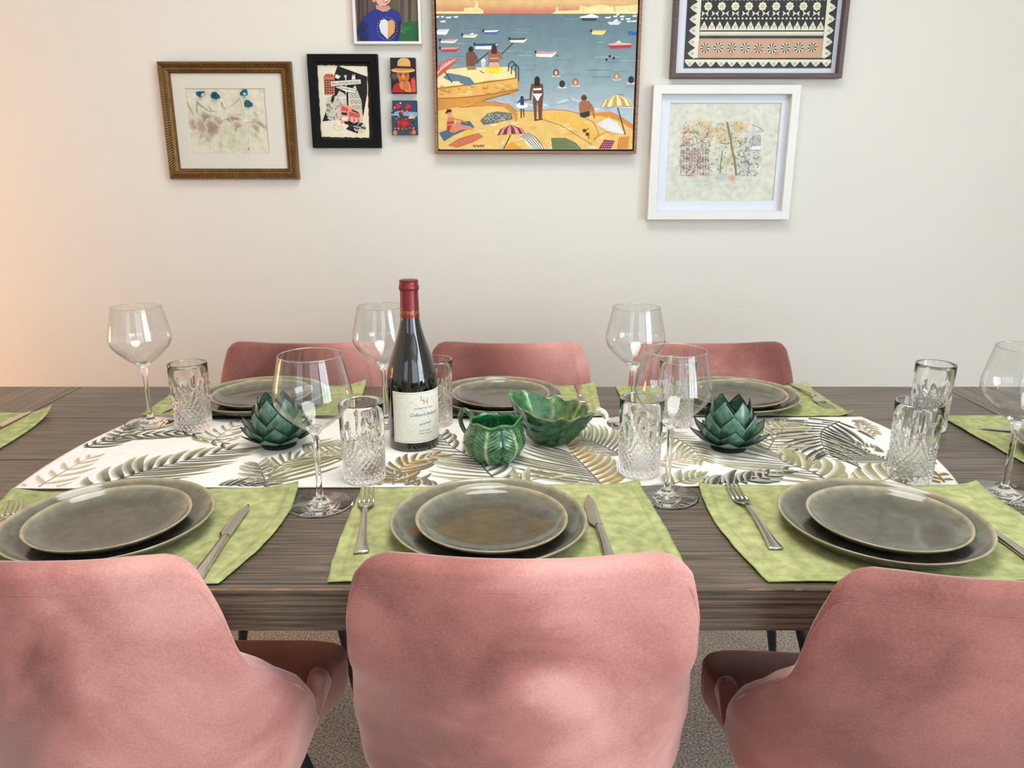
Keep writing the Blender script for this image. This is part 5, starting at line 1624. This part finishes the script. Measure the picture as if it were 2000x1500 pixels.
def boat(x0, x1, y0, y1, hull, top, tip=1):
    art.poly([(x0, y0), (x1, y0 - 4), (x1 - (x1 - x0) * 0.12, (y0 + y1) / 2 + 4), (x0 + (x1 - x0) * 0.75, y1), (x0 + 8, y1 - 4)], hull, 2)
    art.poly([(x0, y0), (x1, y0 - 4), (x0 + (x1 - x0) * 0.8, y0 + (y1 - y0) * 0.36), (x0 + 4, y0 + (y1 - y0) * 0.42)], top, 2.5)
    art.ell(x0, y0 + 2, 10, 14, C(40, 46, 54), 2.8, 8)
boat(100, 216, 262, 310, C(236, 236, 236), C(212, 214, 220)); boat(332, 472, 306, 336, C(232, 232, 222), C(206, 188, 164)); art.poly([(396, 306), (420, 290), (440, 306)], C(238, 238, 238), 3)
boat(518, 660, 272, 304, C(74, 104, 180), C(236, 238, 240)); boat(134, 292, 352, 384, C(236, 226, 222), C(204, 150, 142)); boat(134, 310, 424, 462, C(176, 66, 70), C(216, 150, 150))
boat(440, 650, 388, 440, C(232, 234, 238), C(46, 78, 120)); boat(750, 914, 340, 380, C(238, 236, 230), C(92, 76, 68)); boat(982, 1172, 460, 508, C(238, 232, 228), C(214, 140, 140)); art.ell(1174, 496, 7, 8, C(44, 44, 48), 3, 8)
boat(1476, 1610, 272, 310, C(238, 220, 150), C(226, 196, 110)); art.poly([(1800, 274), (1880, 284), (1876, 312), (1812, 312)], C(50, 96, 170), 2)
art.poly([(1618, 392), (1836, 386), (1828, 424), (1650, 432)], C(186, 52, 58), 2); art.poly([(1618, 392), (1700, 378), (1836, 386), (1830, 398), (1640, 404)], C(216, 178, 176), 2.4); art.poly([(1690, 380), (1722, 358), (1746, 382)], C(214, 222, 228), 2.6)
for x, y in ((1640, 500), (1676, 516), (1612, 530)): art.ell(x, y, 11, 12, C(38, 40, 44), 2, 10)
# bathers' heads
for x, y, col in ((1164, 645, C(110, 72, 52)), (1218, 745, C(60, 46, 40)), (1336, 730, C(176, 96, 64)), (1702, 676, C(166, 118, 84)), (1830, 708, C(56, 42, 38))):
    art.ell(x, y + 32, 44, 8, C(196, 210, 214), 1.6, 14); art.ell(x, y, 26, 32, col, 2, 14)
    if x not in (1218, 1830): art.ell(x, y + 4, 14, 22, C(222, 178, 150), 2.5, 12)
# rock pier on the left
art.poly([(98, 760), (98, 640), (200, 612), (360, 598), (740, 592), (800, 650), (826, 690), (830, 800), (700, 840), (540, 880), (450, 940), (300, 945), (118, 990), (105, 980)], OC, 2)
art.poly([(98, 740), (98, 690), (180, 620), (360, 600), (745, 594), (800, 640), (815, 690), (720, 704), (560, 716), (440, 740), (110, 780)], CR, 3)
art.poly([(110, 800), (440, 752), (820, 700), (828, 790), (560, 840), (330, 868), (112, 870)], C(224, 176, 92), 3)
for k in range(30):
    x, y = R_.uniform(130, 800), R_.uniform(760, 840); art.blob(x, y, R_.uniform(14, 44), R_.uniform(6, 18), R_.choice((C(206, 146, 66), C(240, 208, 140), C(186, 122, 54))), C(222, 176, 96), 3.6, 10, 0.3, k, 0.1)
art.line([(105, 785), (440, 745), (720, 706), (815, 690)], 7, BRL, 4); art.line([(112, 874), (330, 866), (560, 840), (826, 790)], 8, BRL, 4)
art.line([(830, 800), (700, 842), (540, 884), (450, 942)], 9, BRL, 4)
# sand
art.poly([(105, 985), (300, 948), (480, 905), (620, 912), (740, 930), (800, 985), (1000, 990), (1120, 975), (1250, 982), (1370, 1010), (1500, 996), (1640, 990), (1740, 1040), (1846, 1120), (1842, 1330), (115, 1330)], SA, 3)
art.poly([(470, 905), (600, 902), (740, 925), (815, 985), (825, 1050), (800, 1100), (780, 1010), (700, 950), (560, 940), (300, 960)], OC, 4)
art.poly([(1050, 1000), (1250, 990), (1390, 1040), (1520, 1170), (1560, 1200), (1500, 1260), (1380, 1150), (1200, 1080), (1060, 1060)], C(230, 182, 84), 4)
art.poly([(1380, 1020), (1500, 1000), (1640, 992), (1760, 1050), (1846, 1110), (1844, 1150), (1700, 1060), (1560, 1030)], C(214, 140, 60), 4)
for pts in ([(480, 905), (620, 906), (742, 928), (812, 985), (1000, 985), (1120, 972), (1250, 980), (1370, 1008)], [(1360, 1010), (1500, 1090), (1545, 1190), (1500, 1250)], [(1050, 1062), (1200, 1110), (1380, 1220), (1480, 1280)], [(1500, 1230), (1600, 1175), (1700, 1170), (1780, 1190)], [(300, 950), (420, 940), (470, 908)], [(1640, 992), (1740, 1040), (1846, 1112)]):
    art.line(pts, 7, C(196, 124, 62), 5)
for k in range(40):
    x, y = R_.uniform(150, 1800), R_.uniform(1060, 1310); art.blob(x, y, R_.uniform(20, 70), R_.uniform(6, 18), R_.choice((C(238, 210, 146), C(218, 172, 92), C(244, 222, 168))), SA, 4.5, 10, 0.3, 200 + k, R_.uniform(-0.3, 0.3))
# couple fishing on the pier
def person_back(x, y0, y1, w_, skin, hair, longhair):
    art.poly([(x - w_, y0 + 60), (x - w_ * 0.5, y0 + 45), (x + w_ * 0.5, y0 + 45), (x + w_, y0 + 60), (x + w_ * 0.85, y1), (x - w_ * 0.85, y1)], skin, 6)
    art.ell(x, y0 + 24, 22, 26, hair, 7, 14)
    if longhair: art.poly([(x - 22, y0 + 15), (x + 22, y0 + 15), (x + 26, y0 + 80), (x - 26, y0 + 80)], hair, 7)
person_back(408, 414, 596, 44, C(118, 74, 56), C(40, 32, 30), False); person_back(614, 398, 600, 50, C(156, 102, 76), C(70, 42, 34), True)
art.poly([(372, 590), (455, 585), (452, 618), (378, 622)], C(140, 138, 92), 7); art.poly([(575, 555), (655, 555), (664, 604), (565, 604)], C(222, 170, 140), 7); art.line([(580, 520), (652, 520)], 8, C(226, 170, 130), 8)
art.line([(450, 560), (560, 470)], 9, C(70, 60, 56), 7); art.line([(680, 480), (780, 385)], 8, C(70, 60, 56), 7); art.line([(455, 500), (470, 555)], 16, C(118, 74, 56), 6); art.line([(660, 480), (684, 520)], 16, C(156, 102, 76), 6)
art.poly([(496, 545), (540, 545), (534, 600), (502, 600)], C(206, 206, 206), 7); art.ell(518, 545, 22, 26, C(226, 226, 226), 6.5, 12)
art.poly([(530, 640), (560, 600), (700, 598), (660, 650)], C(232, 222, 40), 6); art.line([(490, 630), (525, 650)], 8, C(110, 120, 110), 6)
# ladder
for dx in (0, 26): art.line([(742 + dx, 630 + dx), (744 + dx, 570 + dx), (775 + dx, 542 + dx), (806 + dx, 572 + dx), (806 + dx, 690 + dx)], 9, C(58, 66, 70), 7)
# striped parasols, cloth and towels
art.poly([(98, 600), (150, 550), (220, 520), (300, 512), (260, 560), (180, 640), (105, 690)], C(196, 92, 78), 6)
for k in range(5): art.line([(112, 665 - k * 6), (160 + k * 30, 560 - k * 10)], 7, C(232, 186, 172), 7)
art.line([(180, 640), (240, 732)], 8, C(56, 52, 52), 7)
art.poly([(160, 690), (200, 648), (300, 664), (400, 690), (440, 740), (400, 762), (320, 740), (300, 720), (230, 722)], C(94, 122, 140), 6)
def parasol(cx, cy, rx, ry, c0, c1, pole, rot=0.0, n=10, f=0.0):
    ca, sa = math.cos(rot), math.sin(rot)
    for k in range(n):
        a0, a1 = PI + PI * k / n, PI + PI * (k + 1) / n
        pts = [(0, -ry * 0.96)] + [(rx * math.cos(a0 + (a1 - a0) * t / 3) , ry * 0.14 * math.sin((a0 + (a1 - a0) * t / 3) * 1) + 0) for t in range(4)]
        q = []
        for i_, (x, y) in enumerate(pts): q.append((x, y))
        # lens-like dome: edge arc lower, ribs bowed outwards
        e0 = (rx * math.cos(a0), ry * 0.1 * math.sin(a0)); e1 = (rx * math.cos(a1), ry * 0.1 * math.sin(a1))
        m0 = (e0[0] * 0.72, -ry * 0.62); m1 = (e1[0] * 0.72, -ry * 0.62)
        poly = [(0, -ry), m1, e1, e0, m0]
        art.poly([(cx + x * ca - y * sa, cy + x * sa + y * ca) for x, y in poly], c0 if k % 2 else c1, 7)
    art.line(pole, 9, C(66, 58, 56), 6.5)
parasol(766, 1200, 130, 94, C(120, 44, 56), C(214, 150, 140), [(760, 1200), (700, 1320)], -0.05)
parasol(1704, 955, 146, 118, C(240, 224, 166), C(190, 160, 104), [(1712, 960), (1778, 1195)], -0.04)
art.poly([(490, 1070), (560, 1005), (640, 990), (770, 1005), (780, 1060), (700, 1075), (620, 1095), (520, 1110)], C(104, 112, 104), 6)
for k in range(60):
    x, y = R_.uniform(520, 765), R_.uniform(1002, 1085)
    art.ell(x, y, 4.5, 4.5, C(206, 206, 186), 6.8, 6)
art.poly([(840, 1200), (900, 1175), (960, 1200), (1000, 1250), (1068, 1320), (960, 1326), (900, 1280), (880, 1240)], C(226, 224, 212), 6)
for k in range(5): art.line([(852 + k * 14, 1205 - k * 7), (905 + k * 18, 1240 - k * 6), (935 + k * 22, 1280 - k * 3), (975 + k * 20, 1322)], 6, C(60, 72, 80), 7)
art.poly([(715, 1318), (770, 1255), (860, 1322)], C(226, 156, 40), 6)
art.poly([(1120, 1225), (1250, 1225), (1340, 1270), (1388, 1326), (1130, 1326)], C(92, 110, 66), 6)
for k in range(6): art.line([(1130, 1240 + k * 14), (1260, 1238 + k * 15), (1370 - k * 4, 1310 + k * 4)], 4, C(140, 154, 104), 7)
art.poly([(1540, 1326), (1590, 1240), (1685, 1250), (1650, 1330)], C(140, 52, 78), 6)
for k in range(5):
    for j in range(4): art.ell(1572 + k * 20 + j * -7 + 14, 1262 + j * 19, 6, 4, C(222, 180, 190), 7, 6)
art.poly([(1705, 1326), (1720, 1215), (1815, 1210), (1805, 1330)], C(222, 150, 74), 6)
for k in range(5): art.line([(1725 + k * 18, 1218), (1712 + k * 18, 1324)], 4, C(196, 112, 50), 7)
art.poly([(205, 1290), (300, 1230), (480, 1180), (520, 1215), (420, 1265), (280, 1312)], C(196, 104, 76), 6)
for k in range(12): art.line([(230 + k * 23, 1276 - k * 8), (262 + k * 22, 1306 - k * 8)], 4, C(228, 160, 130), 7)
art.poly([(125, 1180), (230, 1140), (330, 1080), (400, 1075), (440, 1130), (350, 1160), (260, 1200), (170, 1255)], C(72, 104, 124), 6)
art.poly([(325, 1180), (430, 1160), (450, 1185), (340, 1215)], C(222, 190, 70), 6.5)
art.poly([(1520, 1100), (1620, 1045), (1700, 1080), (1775, 1190), (1640, 1170), (1560, 1130)], C(222, 222, 222), 6)
art.line([(1530, 1096), (1640, 1040)], 8, C(240, 216, 120), 6.6)
for x, y in ((1416, 1160), (1442, 1192)): art.ell(x, y, 18, 16, C(96, 58, 42), 6, 12)
art.line([(1425, 1160), (1452, 1140)], 6, C(96, 58, 42), 6); art.line([(1446, 1200), (1455, 1234)], 6, C(96, 58, 42), 6)
# woman sitting on the left
art.poly([(205, 1040), (250, 1030), (262, 1090), (230, 1175), (200, 1160), (192, 1100)], C(206, 130, 100), 7); art.ell(218, 1000, 26, 28, C(214, 146, 116), 7, 14); art.poly([(240, 975), (200, 968), (178, 1010), (210, 1000), (235, 992)], C(56, 38, 34), 8)
art.poly([(198, 1085), (256, 1075), (254, 1092), (200, 1104)], C(186, 44, 52), 8); art.poly([(196, 1120), (236, 1110), (214, 1175), (196, 1155)], C(186, 44, 52), 8)
art.poly([(220, 1170), (290, 1075), (330, 1110), (400, 1120), (438, 1150), (330, 1150), (260, 1180)], C(206, 136, 106), 7.5); art.line([(240, 1050), (310, 1066), (372, 1090)], 10, C(196, 124, 96), 8)
# standing mother and child
art.ell(996, 712, 24, 34, C(44, 30, 28), 9, 16); art.poly([(974, 700), (1018, 700), (1022, 765), (972, 765)], C(44, 30, 28), 9)
art.poly([(950, 745), (1042, 745), (1040, 860), (1046, 900), (1036, 1060), (1010, 1060), (1002, 910), (994, 910), (990, 1065), (972, 1065), (960, 890), (966, 830)], C(110, 66, 48), 8)
art.line([(952, 752), (940, 830), (936, 884)], 15, C(110, 66, 48), 8); art.line([(1040, 752), (1046, 830), (1040, 880)], 14, C(110, 66, 48), 8)
art.poly([(962, 786), (1034, 782), (1034, 800), (962, 802)], C(240, 238, 232), 9.5); art.poly([(958, 832), (1044, 832), (1020, 862), (1006, 896), (994, 896), (975, 862)], C(240, 238, 232), 9.5)
art.line([(975, 1068), (1042, 1058)], 10, C(90, 52, 40), 8)
art.ell(862, 870, 14, 18, C(50, 30, 26), 8, 12); art.poly([(846, 882), (878, 882), (880, 934), (846, 934)], C(26, 58, 124), 8); art.line([(850, 886), (824, 912)], 9, C(26, 58, 124), 8); art.line([(876, 886), (936, 884)], 8, C(100, 60, 44), 8)
art.ell(862, 938, 52, 26, C(236, 240, 246), 7, 20); art.poly([(848, 962), (860, 962), (860, 1050), (850, 1050)], C(96, 56, 42), 6.8); art.poly([(868, 962), (880, 962), (884, 1040), (876, 1042)], C(96, 56, 42), 6.8)
# sitting man
art.ell(1412, 868, 24, 26, C(84, 54, 40), 8, 14); art.poly([(1372, 910), (1400, 892), (1450, 895), (1466, 930), (1462, 1000), (1380, 1010), (1368, 960)], C(160, 104, 72), 7)
art.poly([(1374, 1005), (1460, 985), (1462, 1030), (1410, 1046), (1380, 1036)], C(42, 50, 58), 8); art.poly([(1450, 985), (1480, 935), (1500, 960), (1512, 1045), (1498, 1050), (1482, 985), (1464, 1010)], C(176, 112, 72), 7.5); art.line([(1450, 905), (1480, 940)], 14, C(160, 104, 72), 7.5)
# signature
for k in range(7): art.line([(428 + k * 14, 1302 - (k % 3) * 8), (434 + k * 14, 1284 + (k % 2) * 10), (442 + k * 14, 1304)], 4, C(60, 44, 36), 8)
art.b.build('painting', MAT['paint'], root, smooth=False)

# ---- dark-framed tapa cloth
root, c, w, h = art_root('framed_textile', 'black and cream patterned bark cloth in a thin dark brown frame, upper right', (0.4485, 0.931, 1.489, 2.00))
b = MB(); frame_sweep(b, w, h, [(0, 0), (0, 0.030), (0.001, 0.031), (0.0125, 0.031), (0.013, 0.029), (0.013, 0.004)])
b.build('frame', MAT['wenge'], root, smooth=False)
slab('backing_board', root, -w / 2 + 0.012, w / 2 - 0.012, -h / 2 + 0.012, h / 2 - 0.012, 0.002, 0.007, MAT['matwhite'])
art = Art(c[1] - 0.0095, c, 1290, 0, 5.128)
BK2, CM, TAN = C(34, 34, 38), C(224, 218, 196), C(196, 158, 128)
def L2(x, y): return (x, y)
# cloth extent follows the perspective of the photo: work in local metres through four photo corners
q0 = art.P(285, 0); q1 = art.P(1775, 0); q2 = art.P(1712, 672); q3 = art.P(218, 690)
X0, X1 = (q0[0] + q3[0]) / 2, (q1[0] + q2[0]) / 2
Zb = (q2[2] + q3[2]) / 2; ppm = 690 / (q0[2] - Zb)
def LP(u, v):
    """u, v in pattern units: v in enlargement rows above the bottom, u 0..1 across"""
    return (X0 + (X1 - X0) * u, Zb + v / ppm)
LY = art.Y - art.c[1]
def lp(pts, col, lay):
    art.k += 1
    ids = [art.b.vert((x, LY - lay * 0.00025 - (art.k % 90) * 0.000002, z), col) for x, z in pts]
    a = sum(pts[i][0] * pts[(i + 1) % len(pts)][1] - pts[(i + 1) % len(pts)][0] * pts[i][1] for i in range(len(pts)))
    art.b.face(ids if a > 0 else ids[::-1])
WU = X1 - X0
def uv(pts, col, lay): lp([LP(u, v) for u, v in pts], col, lay)
def disc(x, z, r_, col, lay, n=14, sc=0, ph=0):
    lp([(x + (r_ * (1 + sc * math.cos(8 * (2 * PI * i / n)))) * math.cos(2 * PI * i / n + ph), z + (r_ * (1 + sc * math.cos(8 * (2 * PI * i / n)))) * math.sin(2 * PI * i / n + ph)) for i in range(n)], col, lay)
VT = (h / 2 - 0.03 - Zb) * ppm
uv(jag([(0, 0), (1, 0), (1, VT), (0, VT)], 24, 0.0, 3), BK2, 1)
px_ = 1 / ppm
# scalloped leaf borders: bottom, left, right
def leaf(x, z, ax, az, L_, W_):
    """rounded leaf pointing along (ax, az)"""
    pts = []
    for i in range(13):
        t = -1 + 2 * i / 12
        s = (1 - abs(t) ** 1.6) * (0.92 + 0.08 * math.cos(t * 14))
        pts.append((x + ax * L_ * s - az * W_ * t, z + az * L_ * s + ax * W_ * t))
    lp(pts, CM, 2.5)
    for s in (-0.45, 0, 0.45):
        a_ = (x + ax * L_ * 0.15, z + az * L_ * 0.15); d_ = (x + ax * L_ * 0.7 - az * W_ * s, z + az * L_ * 0.7 + ax * W_ * s)
        dx, dz = d_[0] - a_[0], d_[1] - a_[1]; q = math.hypot(dx, dz); nx_, nz_ = -dz / q * 0.0005, dx / q * 0.0005
        lp([(a_[0] + nx_, a_[1] + nz_), (d_[0] + nx_, d_[1] + nz_), (d_[0] - nx_, d_[1] - nz_), (a_[0] - nx_, a_[1] - nz_)], C(110, 106, 90), 3.5)
uv([(0.005, 88), (0.995, 88), (0.995, 62), (0.005, 62)], CM, 2)
for i in range(14):
    x, z = LP((i + 0.55) / 14.05, 66); leaf(x, z, 0, -1, 56 * px_, WU / 14 * 0.46)
nrow = int((VT - 100) / 116) + 1
for i in range(nrow):
    for sd in (-1, 1):
        x, z = LP(0.070 if sd < 0 else 0.942, 150 + i * 116)
        leaf(x, z, sd, 0, 84 * px_, 54 * px_)
uv([(0.066, 104), (0.092, 104), (0.092, VT - 6), (0.066, VT - 6)], CM, 2); uv([(0.928, 104), (0.948, 104), (0.948, VT - 6), (0.928, VT - 6)], CM, 2)
# brown band with eight-spoked stars
uv([(0.094, 104), (0.926, 104), (0.926, 310), (0.094, 310)], TAN, 2)
for k in range(46):
    u, v = R_.uniform(0.12, 0.86), R_.uniform(115, 300)
    uv([(u, v), (u + R_.uniform(0.01, 0.06), v + R_.uniform(-4, 4)), (u + 0.03, v + 6)], R_.choice((C(166, 122, 96), C(214, 182, 150), C(140, 100, 80), C(204, 160, 120))), 2.4)
uv([(0.094, 300), (0.926, 300), (0.926, 312), (0.094, 312)], C(96, 66, 54), 2.5)
for i in range(9):
    x, z = LP(0.135 + i * 0.0905, 205 + 6 * math.sin(i)); R0_ = 50 * px_
    big = i % 2 == 1
    if big: disc(x, z, R0_, BK2, 3, 24); 
    for k in range(8):
        a = PI / 4 * k + 0.2
        for sgn in ((0,) if big else (0,)):
            w2 = (0.20 if big else 0.13)
            lp([(x, z), (x + R0_ * math.cos(a - w2), z + R0_ * math.sin(a - w2)), (x + R0_ * math.cos(a + w2), z + R0_ * math.sin(a + w2))], CM if big else BK2, 4)
        if not big: lp([(x, z), (x + R0_ * math.cos(a + 0.25), z + R0_ * math.sin(a + 0.25)), (x + R0_ * math.cos(a + 0.5), z + R0_ * math.sin(a + 0.5))], CM, 4)
# comb band
uv([(0.094, 330), (0.926, 330), (0.926, 372), (0.094, 372)], CM, 2)
for i in range(78):
    u = 0.096 + i * 0.0107; uv([(u, 326), (u + 0.0052, 326), (u + 0.0026, 358)], BK2, 3)
# pointed leaf row
for i in range(16):
    u0 = 0.094 + i * 0.052
    uv([(u0, 386), (u0 + 0.052, 386), (u0 + 0.046, 424), (u0 + 0.034, 452), (u0 + 0.026, 478), (u0 + 0.018, 452), (u0 + 0.006, 424)], CM, 2.2)
    for q in (-1, 0, 1): uv([(u0 + 0.026, 396), (u0 + 0.026 + q * 0.014 - 0.0022, 440), (u0 + 0.026 + q * 0.014 + 0.0022, 440)], C(96, 92, 78), 3.2)
# dots, bow ties, rosettes; repeats upwards out of the photo
base_v = 505
while base_v < VT - 60:
    for i in range(31):
        u = 0.100 + i * 0.0268
        if base_v + 14 < VT: uv([(u, base_v - 9), (u + 0.012, base_v - 9), (u + 0.012, base_v + 9), (u, base_v + 9)], CM, 2.2)
    v0 = base_v + 50
    if v0 + 30 < VT:
        for i in range(12):
            u = 0.122 + i * 0.0675
            for sg in (-1, 1): uv([(u, v0), (u + sg * 0.024, v0 + 28), (u + sg * 0.018, v0), (u + sg * 0.024, v0 - 28)], CM, 2.2)
    v1 = base_v + 122
    if v1 + 50 < VT:
        for i in range(9):
            x, z = LP(0.140 + i * 0.0905, v1)
            disc(x, z, 42 * px_, CM, 2.2, 48, 0.10); disc(x, z, 20 * px_, C(190, 180, 140), 3.2, 20, 0.25); disc(x, z, 8 * px_, CM, 4.2, 10)
    base_v += 190
art.b.build('bark_cloth', MAT['print'], root, smooth=False)
slab('picture_glass', root, -w / 2 + 0.0128, w / 2 - 0.0128, -h / 2 + 0.0128, h / 2 - 0.0128, 0.021, 0.0222, MAT['pane'])

# ---- white-framed street sketch
root, c, w, h = art_root('framed_picture', 'pale ink and watercolour street scene in a wide white frame, lowest on the right', (0.4005, 0.8185, 1.0975, 1.4705))
b = MB(); frame_sweep(b, w, h, [(0, 0), (0, 0.033), (0.0012, 0.034), (0.0235, 0.034), (0.0245, 0.032), (0.0245, 0.004)])
b.build('frame', MAT['white'], root, smooth=False)
art = Art(c[1] - 0.0085, c, 1300, 220, 8.823)
tl = Art(c[1] - 0.012, c, 1250, 150, 5.173)
a1 = tl.P(310, 290); a2 = tl.P(1420, 268); a3 = tl.P(1350, 1250)
x0_, x1_, z1_, z0_ = a1[0], (a2[0] + a3[0]) / 2, a2[2], a3[2]
ring_board('mat_board', root, w - 0.046, h - 0.046, x1_ - x0_, z1_ - z0_, (x0_ + x1_) / 2, (z0_ + z1_) / 2, 0.009, 0.013, MAT['matwhite'])
PC = C(212, 211, 196)
sheet(art, x0_ - 0.006, x1_ + 0.006, z0_ - 0.006, z1_ + 0.006, PC)
def wash(x, y, rx, ry, col, k=0.5, lay=1, seed=0, rot=0.0):
    cc = mixc(PC, col, k); art.blob(x, y, rx, ry, cc, mixc(cc, PC, 0.9), lay, 22, 0.25, seed, rot)
for i, (x, y, rx, ry, col, k) in enumerate([(620, 210, 250, 110, C(214, 180, 90), .55), (430, 300, 170, 130, C(206, 170, 96), .5), (350, 450, 130, 110, C(206, 140, 120), .5), (500, 780, 230, 260, C(196, 140, 130), .45), (350, 900, 130, 180, C(186, 130, 130), .45),
        (830, 330, 210, 170, C(204, 160, 80), .6), (960, 420, 150, 120, C(206, 166, 60), .6), (1260, 240, 190, 120, C(204, 160, 70), .6), (1340, 260, 110, 110, C(186, 160, 60), .5), (1250, 460, 170, 150, C(190, 186, 110), .5), (1080, 780, 150, 190, C(178, 172, 84), .6),
        (1050, 640, 120, 130, C(206, 200, 150), .4), (1450, 520, 120, 240, C(150, 160, 190), .4), (1400, 850, 130, 170, C(140, 144, 160), .4), (1540, 760, 110, 160, C(170, 170, 160), .4), (940, 200, 90, 40, C(100, 150, 140), .6), (640, 1060, 220, 40, C(176, 90, 80), .6),
        (480, 1080, 120, 50, C(196, 110, 96), .5), (960, 1110, 150, 70, C(130, 160, 180), .5), (1140, 1120, 80, 70, C(216, 130, 70), .7), (700, 1180, 350, 50, C(180, 190, 176), .4), (1000, 1260, 600, 60, C(196, 196, 180), .4), (1400, 1180, 220, 60, C(206, 204, 190), .4)]):
    wash(x, y, rx, ry, col, k, 1 + i % 4, 300 + i)
INK, INK2 = C(96, 82, 78), C(136, 122, 116)
rr = random.Random(12)
def scr(x0, x1, y0, y1, n, ln, cols, wd=8):
    for k in range(n):
        x, y = rr.uniform(x0, x1), rr.uniform(y0, y1); a = rr.choice((rr.uniform(-0.4, 0.4), rr.uniform(1.2, 1.9), rr.uniform(0, 3.1)))
        l = ln * rr.uniform(0.5, 1.5); art.line([(x, y), (x + l * math.cos(a), y + l * math.sin(a)), (x + l * math.cos(a) + l * 0.4 * math.cos(a + 1.4), y + l * math.sin(a) + l * 0.4 * math.sin(a + 1.4))], wd * rr.uniform(0.6, 1.2), rr.choice(cols), 5 + (k % 3) * 0.3)
scr(260, 760, 300, 1050, 230, 34, (INK, INK2, C(170, 120, 112), C(232, 226, 212)))
scr(300, 1400, 150, 520, 190, 26, (C(170, 146, 96), C(196, 166, 90), INK2, C(234, 228, 200)))
scr(1240, 1600, 420, 1060, 150, 30, (C(110, 112, 128), INK2, C(120, 116, 116), C(230, 230, 222)))
scr(780, 1240, 560, 1020, 90, 24, (C(160, 156, 96), INK2, C(222, 214, 170)))
for k in range(11): art.line([(262 + k * 48, 560 + (k % 3) * 18), (258 + k * 48, 1060 - (k % 2) * 20)], 5, INK2, 6)
for r_ in range(3):
    for k in range(9): art.line([(300 + k * 50, 640 + r_ * 130), (326 + k * 50, 640 + r_ * 130), (326 + k * 50, 710 + r_ * 130), (300 + k * 50, 710 + r_ * 130), (300 + k * 50, 640 + r_ * 130)], 4, INK, 6.4)
art.line([(1062, 170), (1085, 300), (1120, 450), (1140, 620), (1190, 830), (1215, 1070)], 34, C(140, 128, 98), 7); art.line([(1118, 400), (1180, 340)], 10, C(140, 128, 98), 7); art.line([(1110, 520), (1040, 540), (950, 520)], 12, C(120, 96, 70), 7)
art.line([(980, 660), (950, 860), (938, 1030)], 14, C(110, 118, 122), 7); art.line([(250, 1080), (440, 1080)], 5, INK, 6); art.line([(1230, 1085), (1560, 1085)], 5, INK, 6); art.line([(250, 580), (440, 560), (620, 510), (740, 520)], 7, C(120, 92, 88), 7)
art.line([(1500, 400), (1630, 395), (1630, 560), (1500, 560), (1500, 400)], 6, INK2, 7)
for k in range(5): art.line([(1520 + k * 22, 410), (1520 + k * 22, 550)], 4, INK2, 7)
art.line([(1480, 200), (1600, 250), (1700, 320), (1560, 330)], 6, INK2, 7)
art.poly([(1450, 640), (1480, 590), (1560, 570), (1630, 590), (1630, 640)], C(232, 236, 236), 7); art.line([(1450, 645), (1640, 640)], 7, C(130, 132, 136), 7.5)
art.b.build('street_sketch', MAT['watercolour'], root, smooth=False)
slab('picture_glass', root, -w / 2 + 0.0243, w / 2 - 0.0243, -h / 2 + 0.0243, h / 2 - 0.0243, 0.017, 0.0182, MAT['pane'])
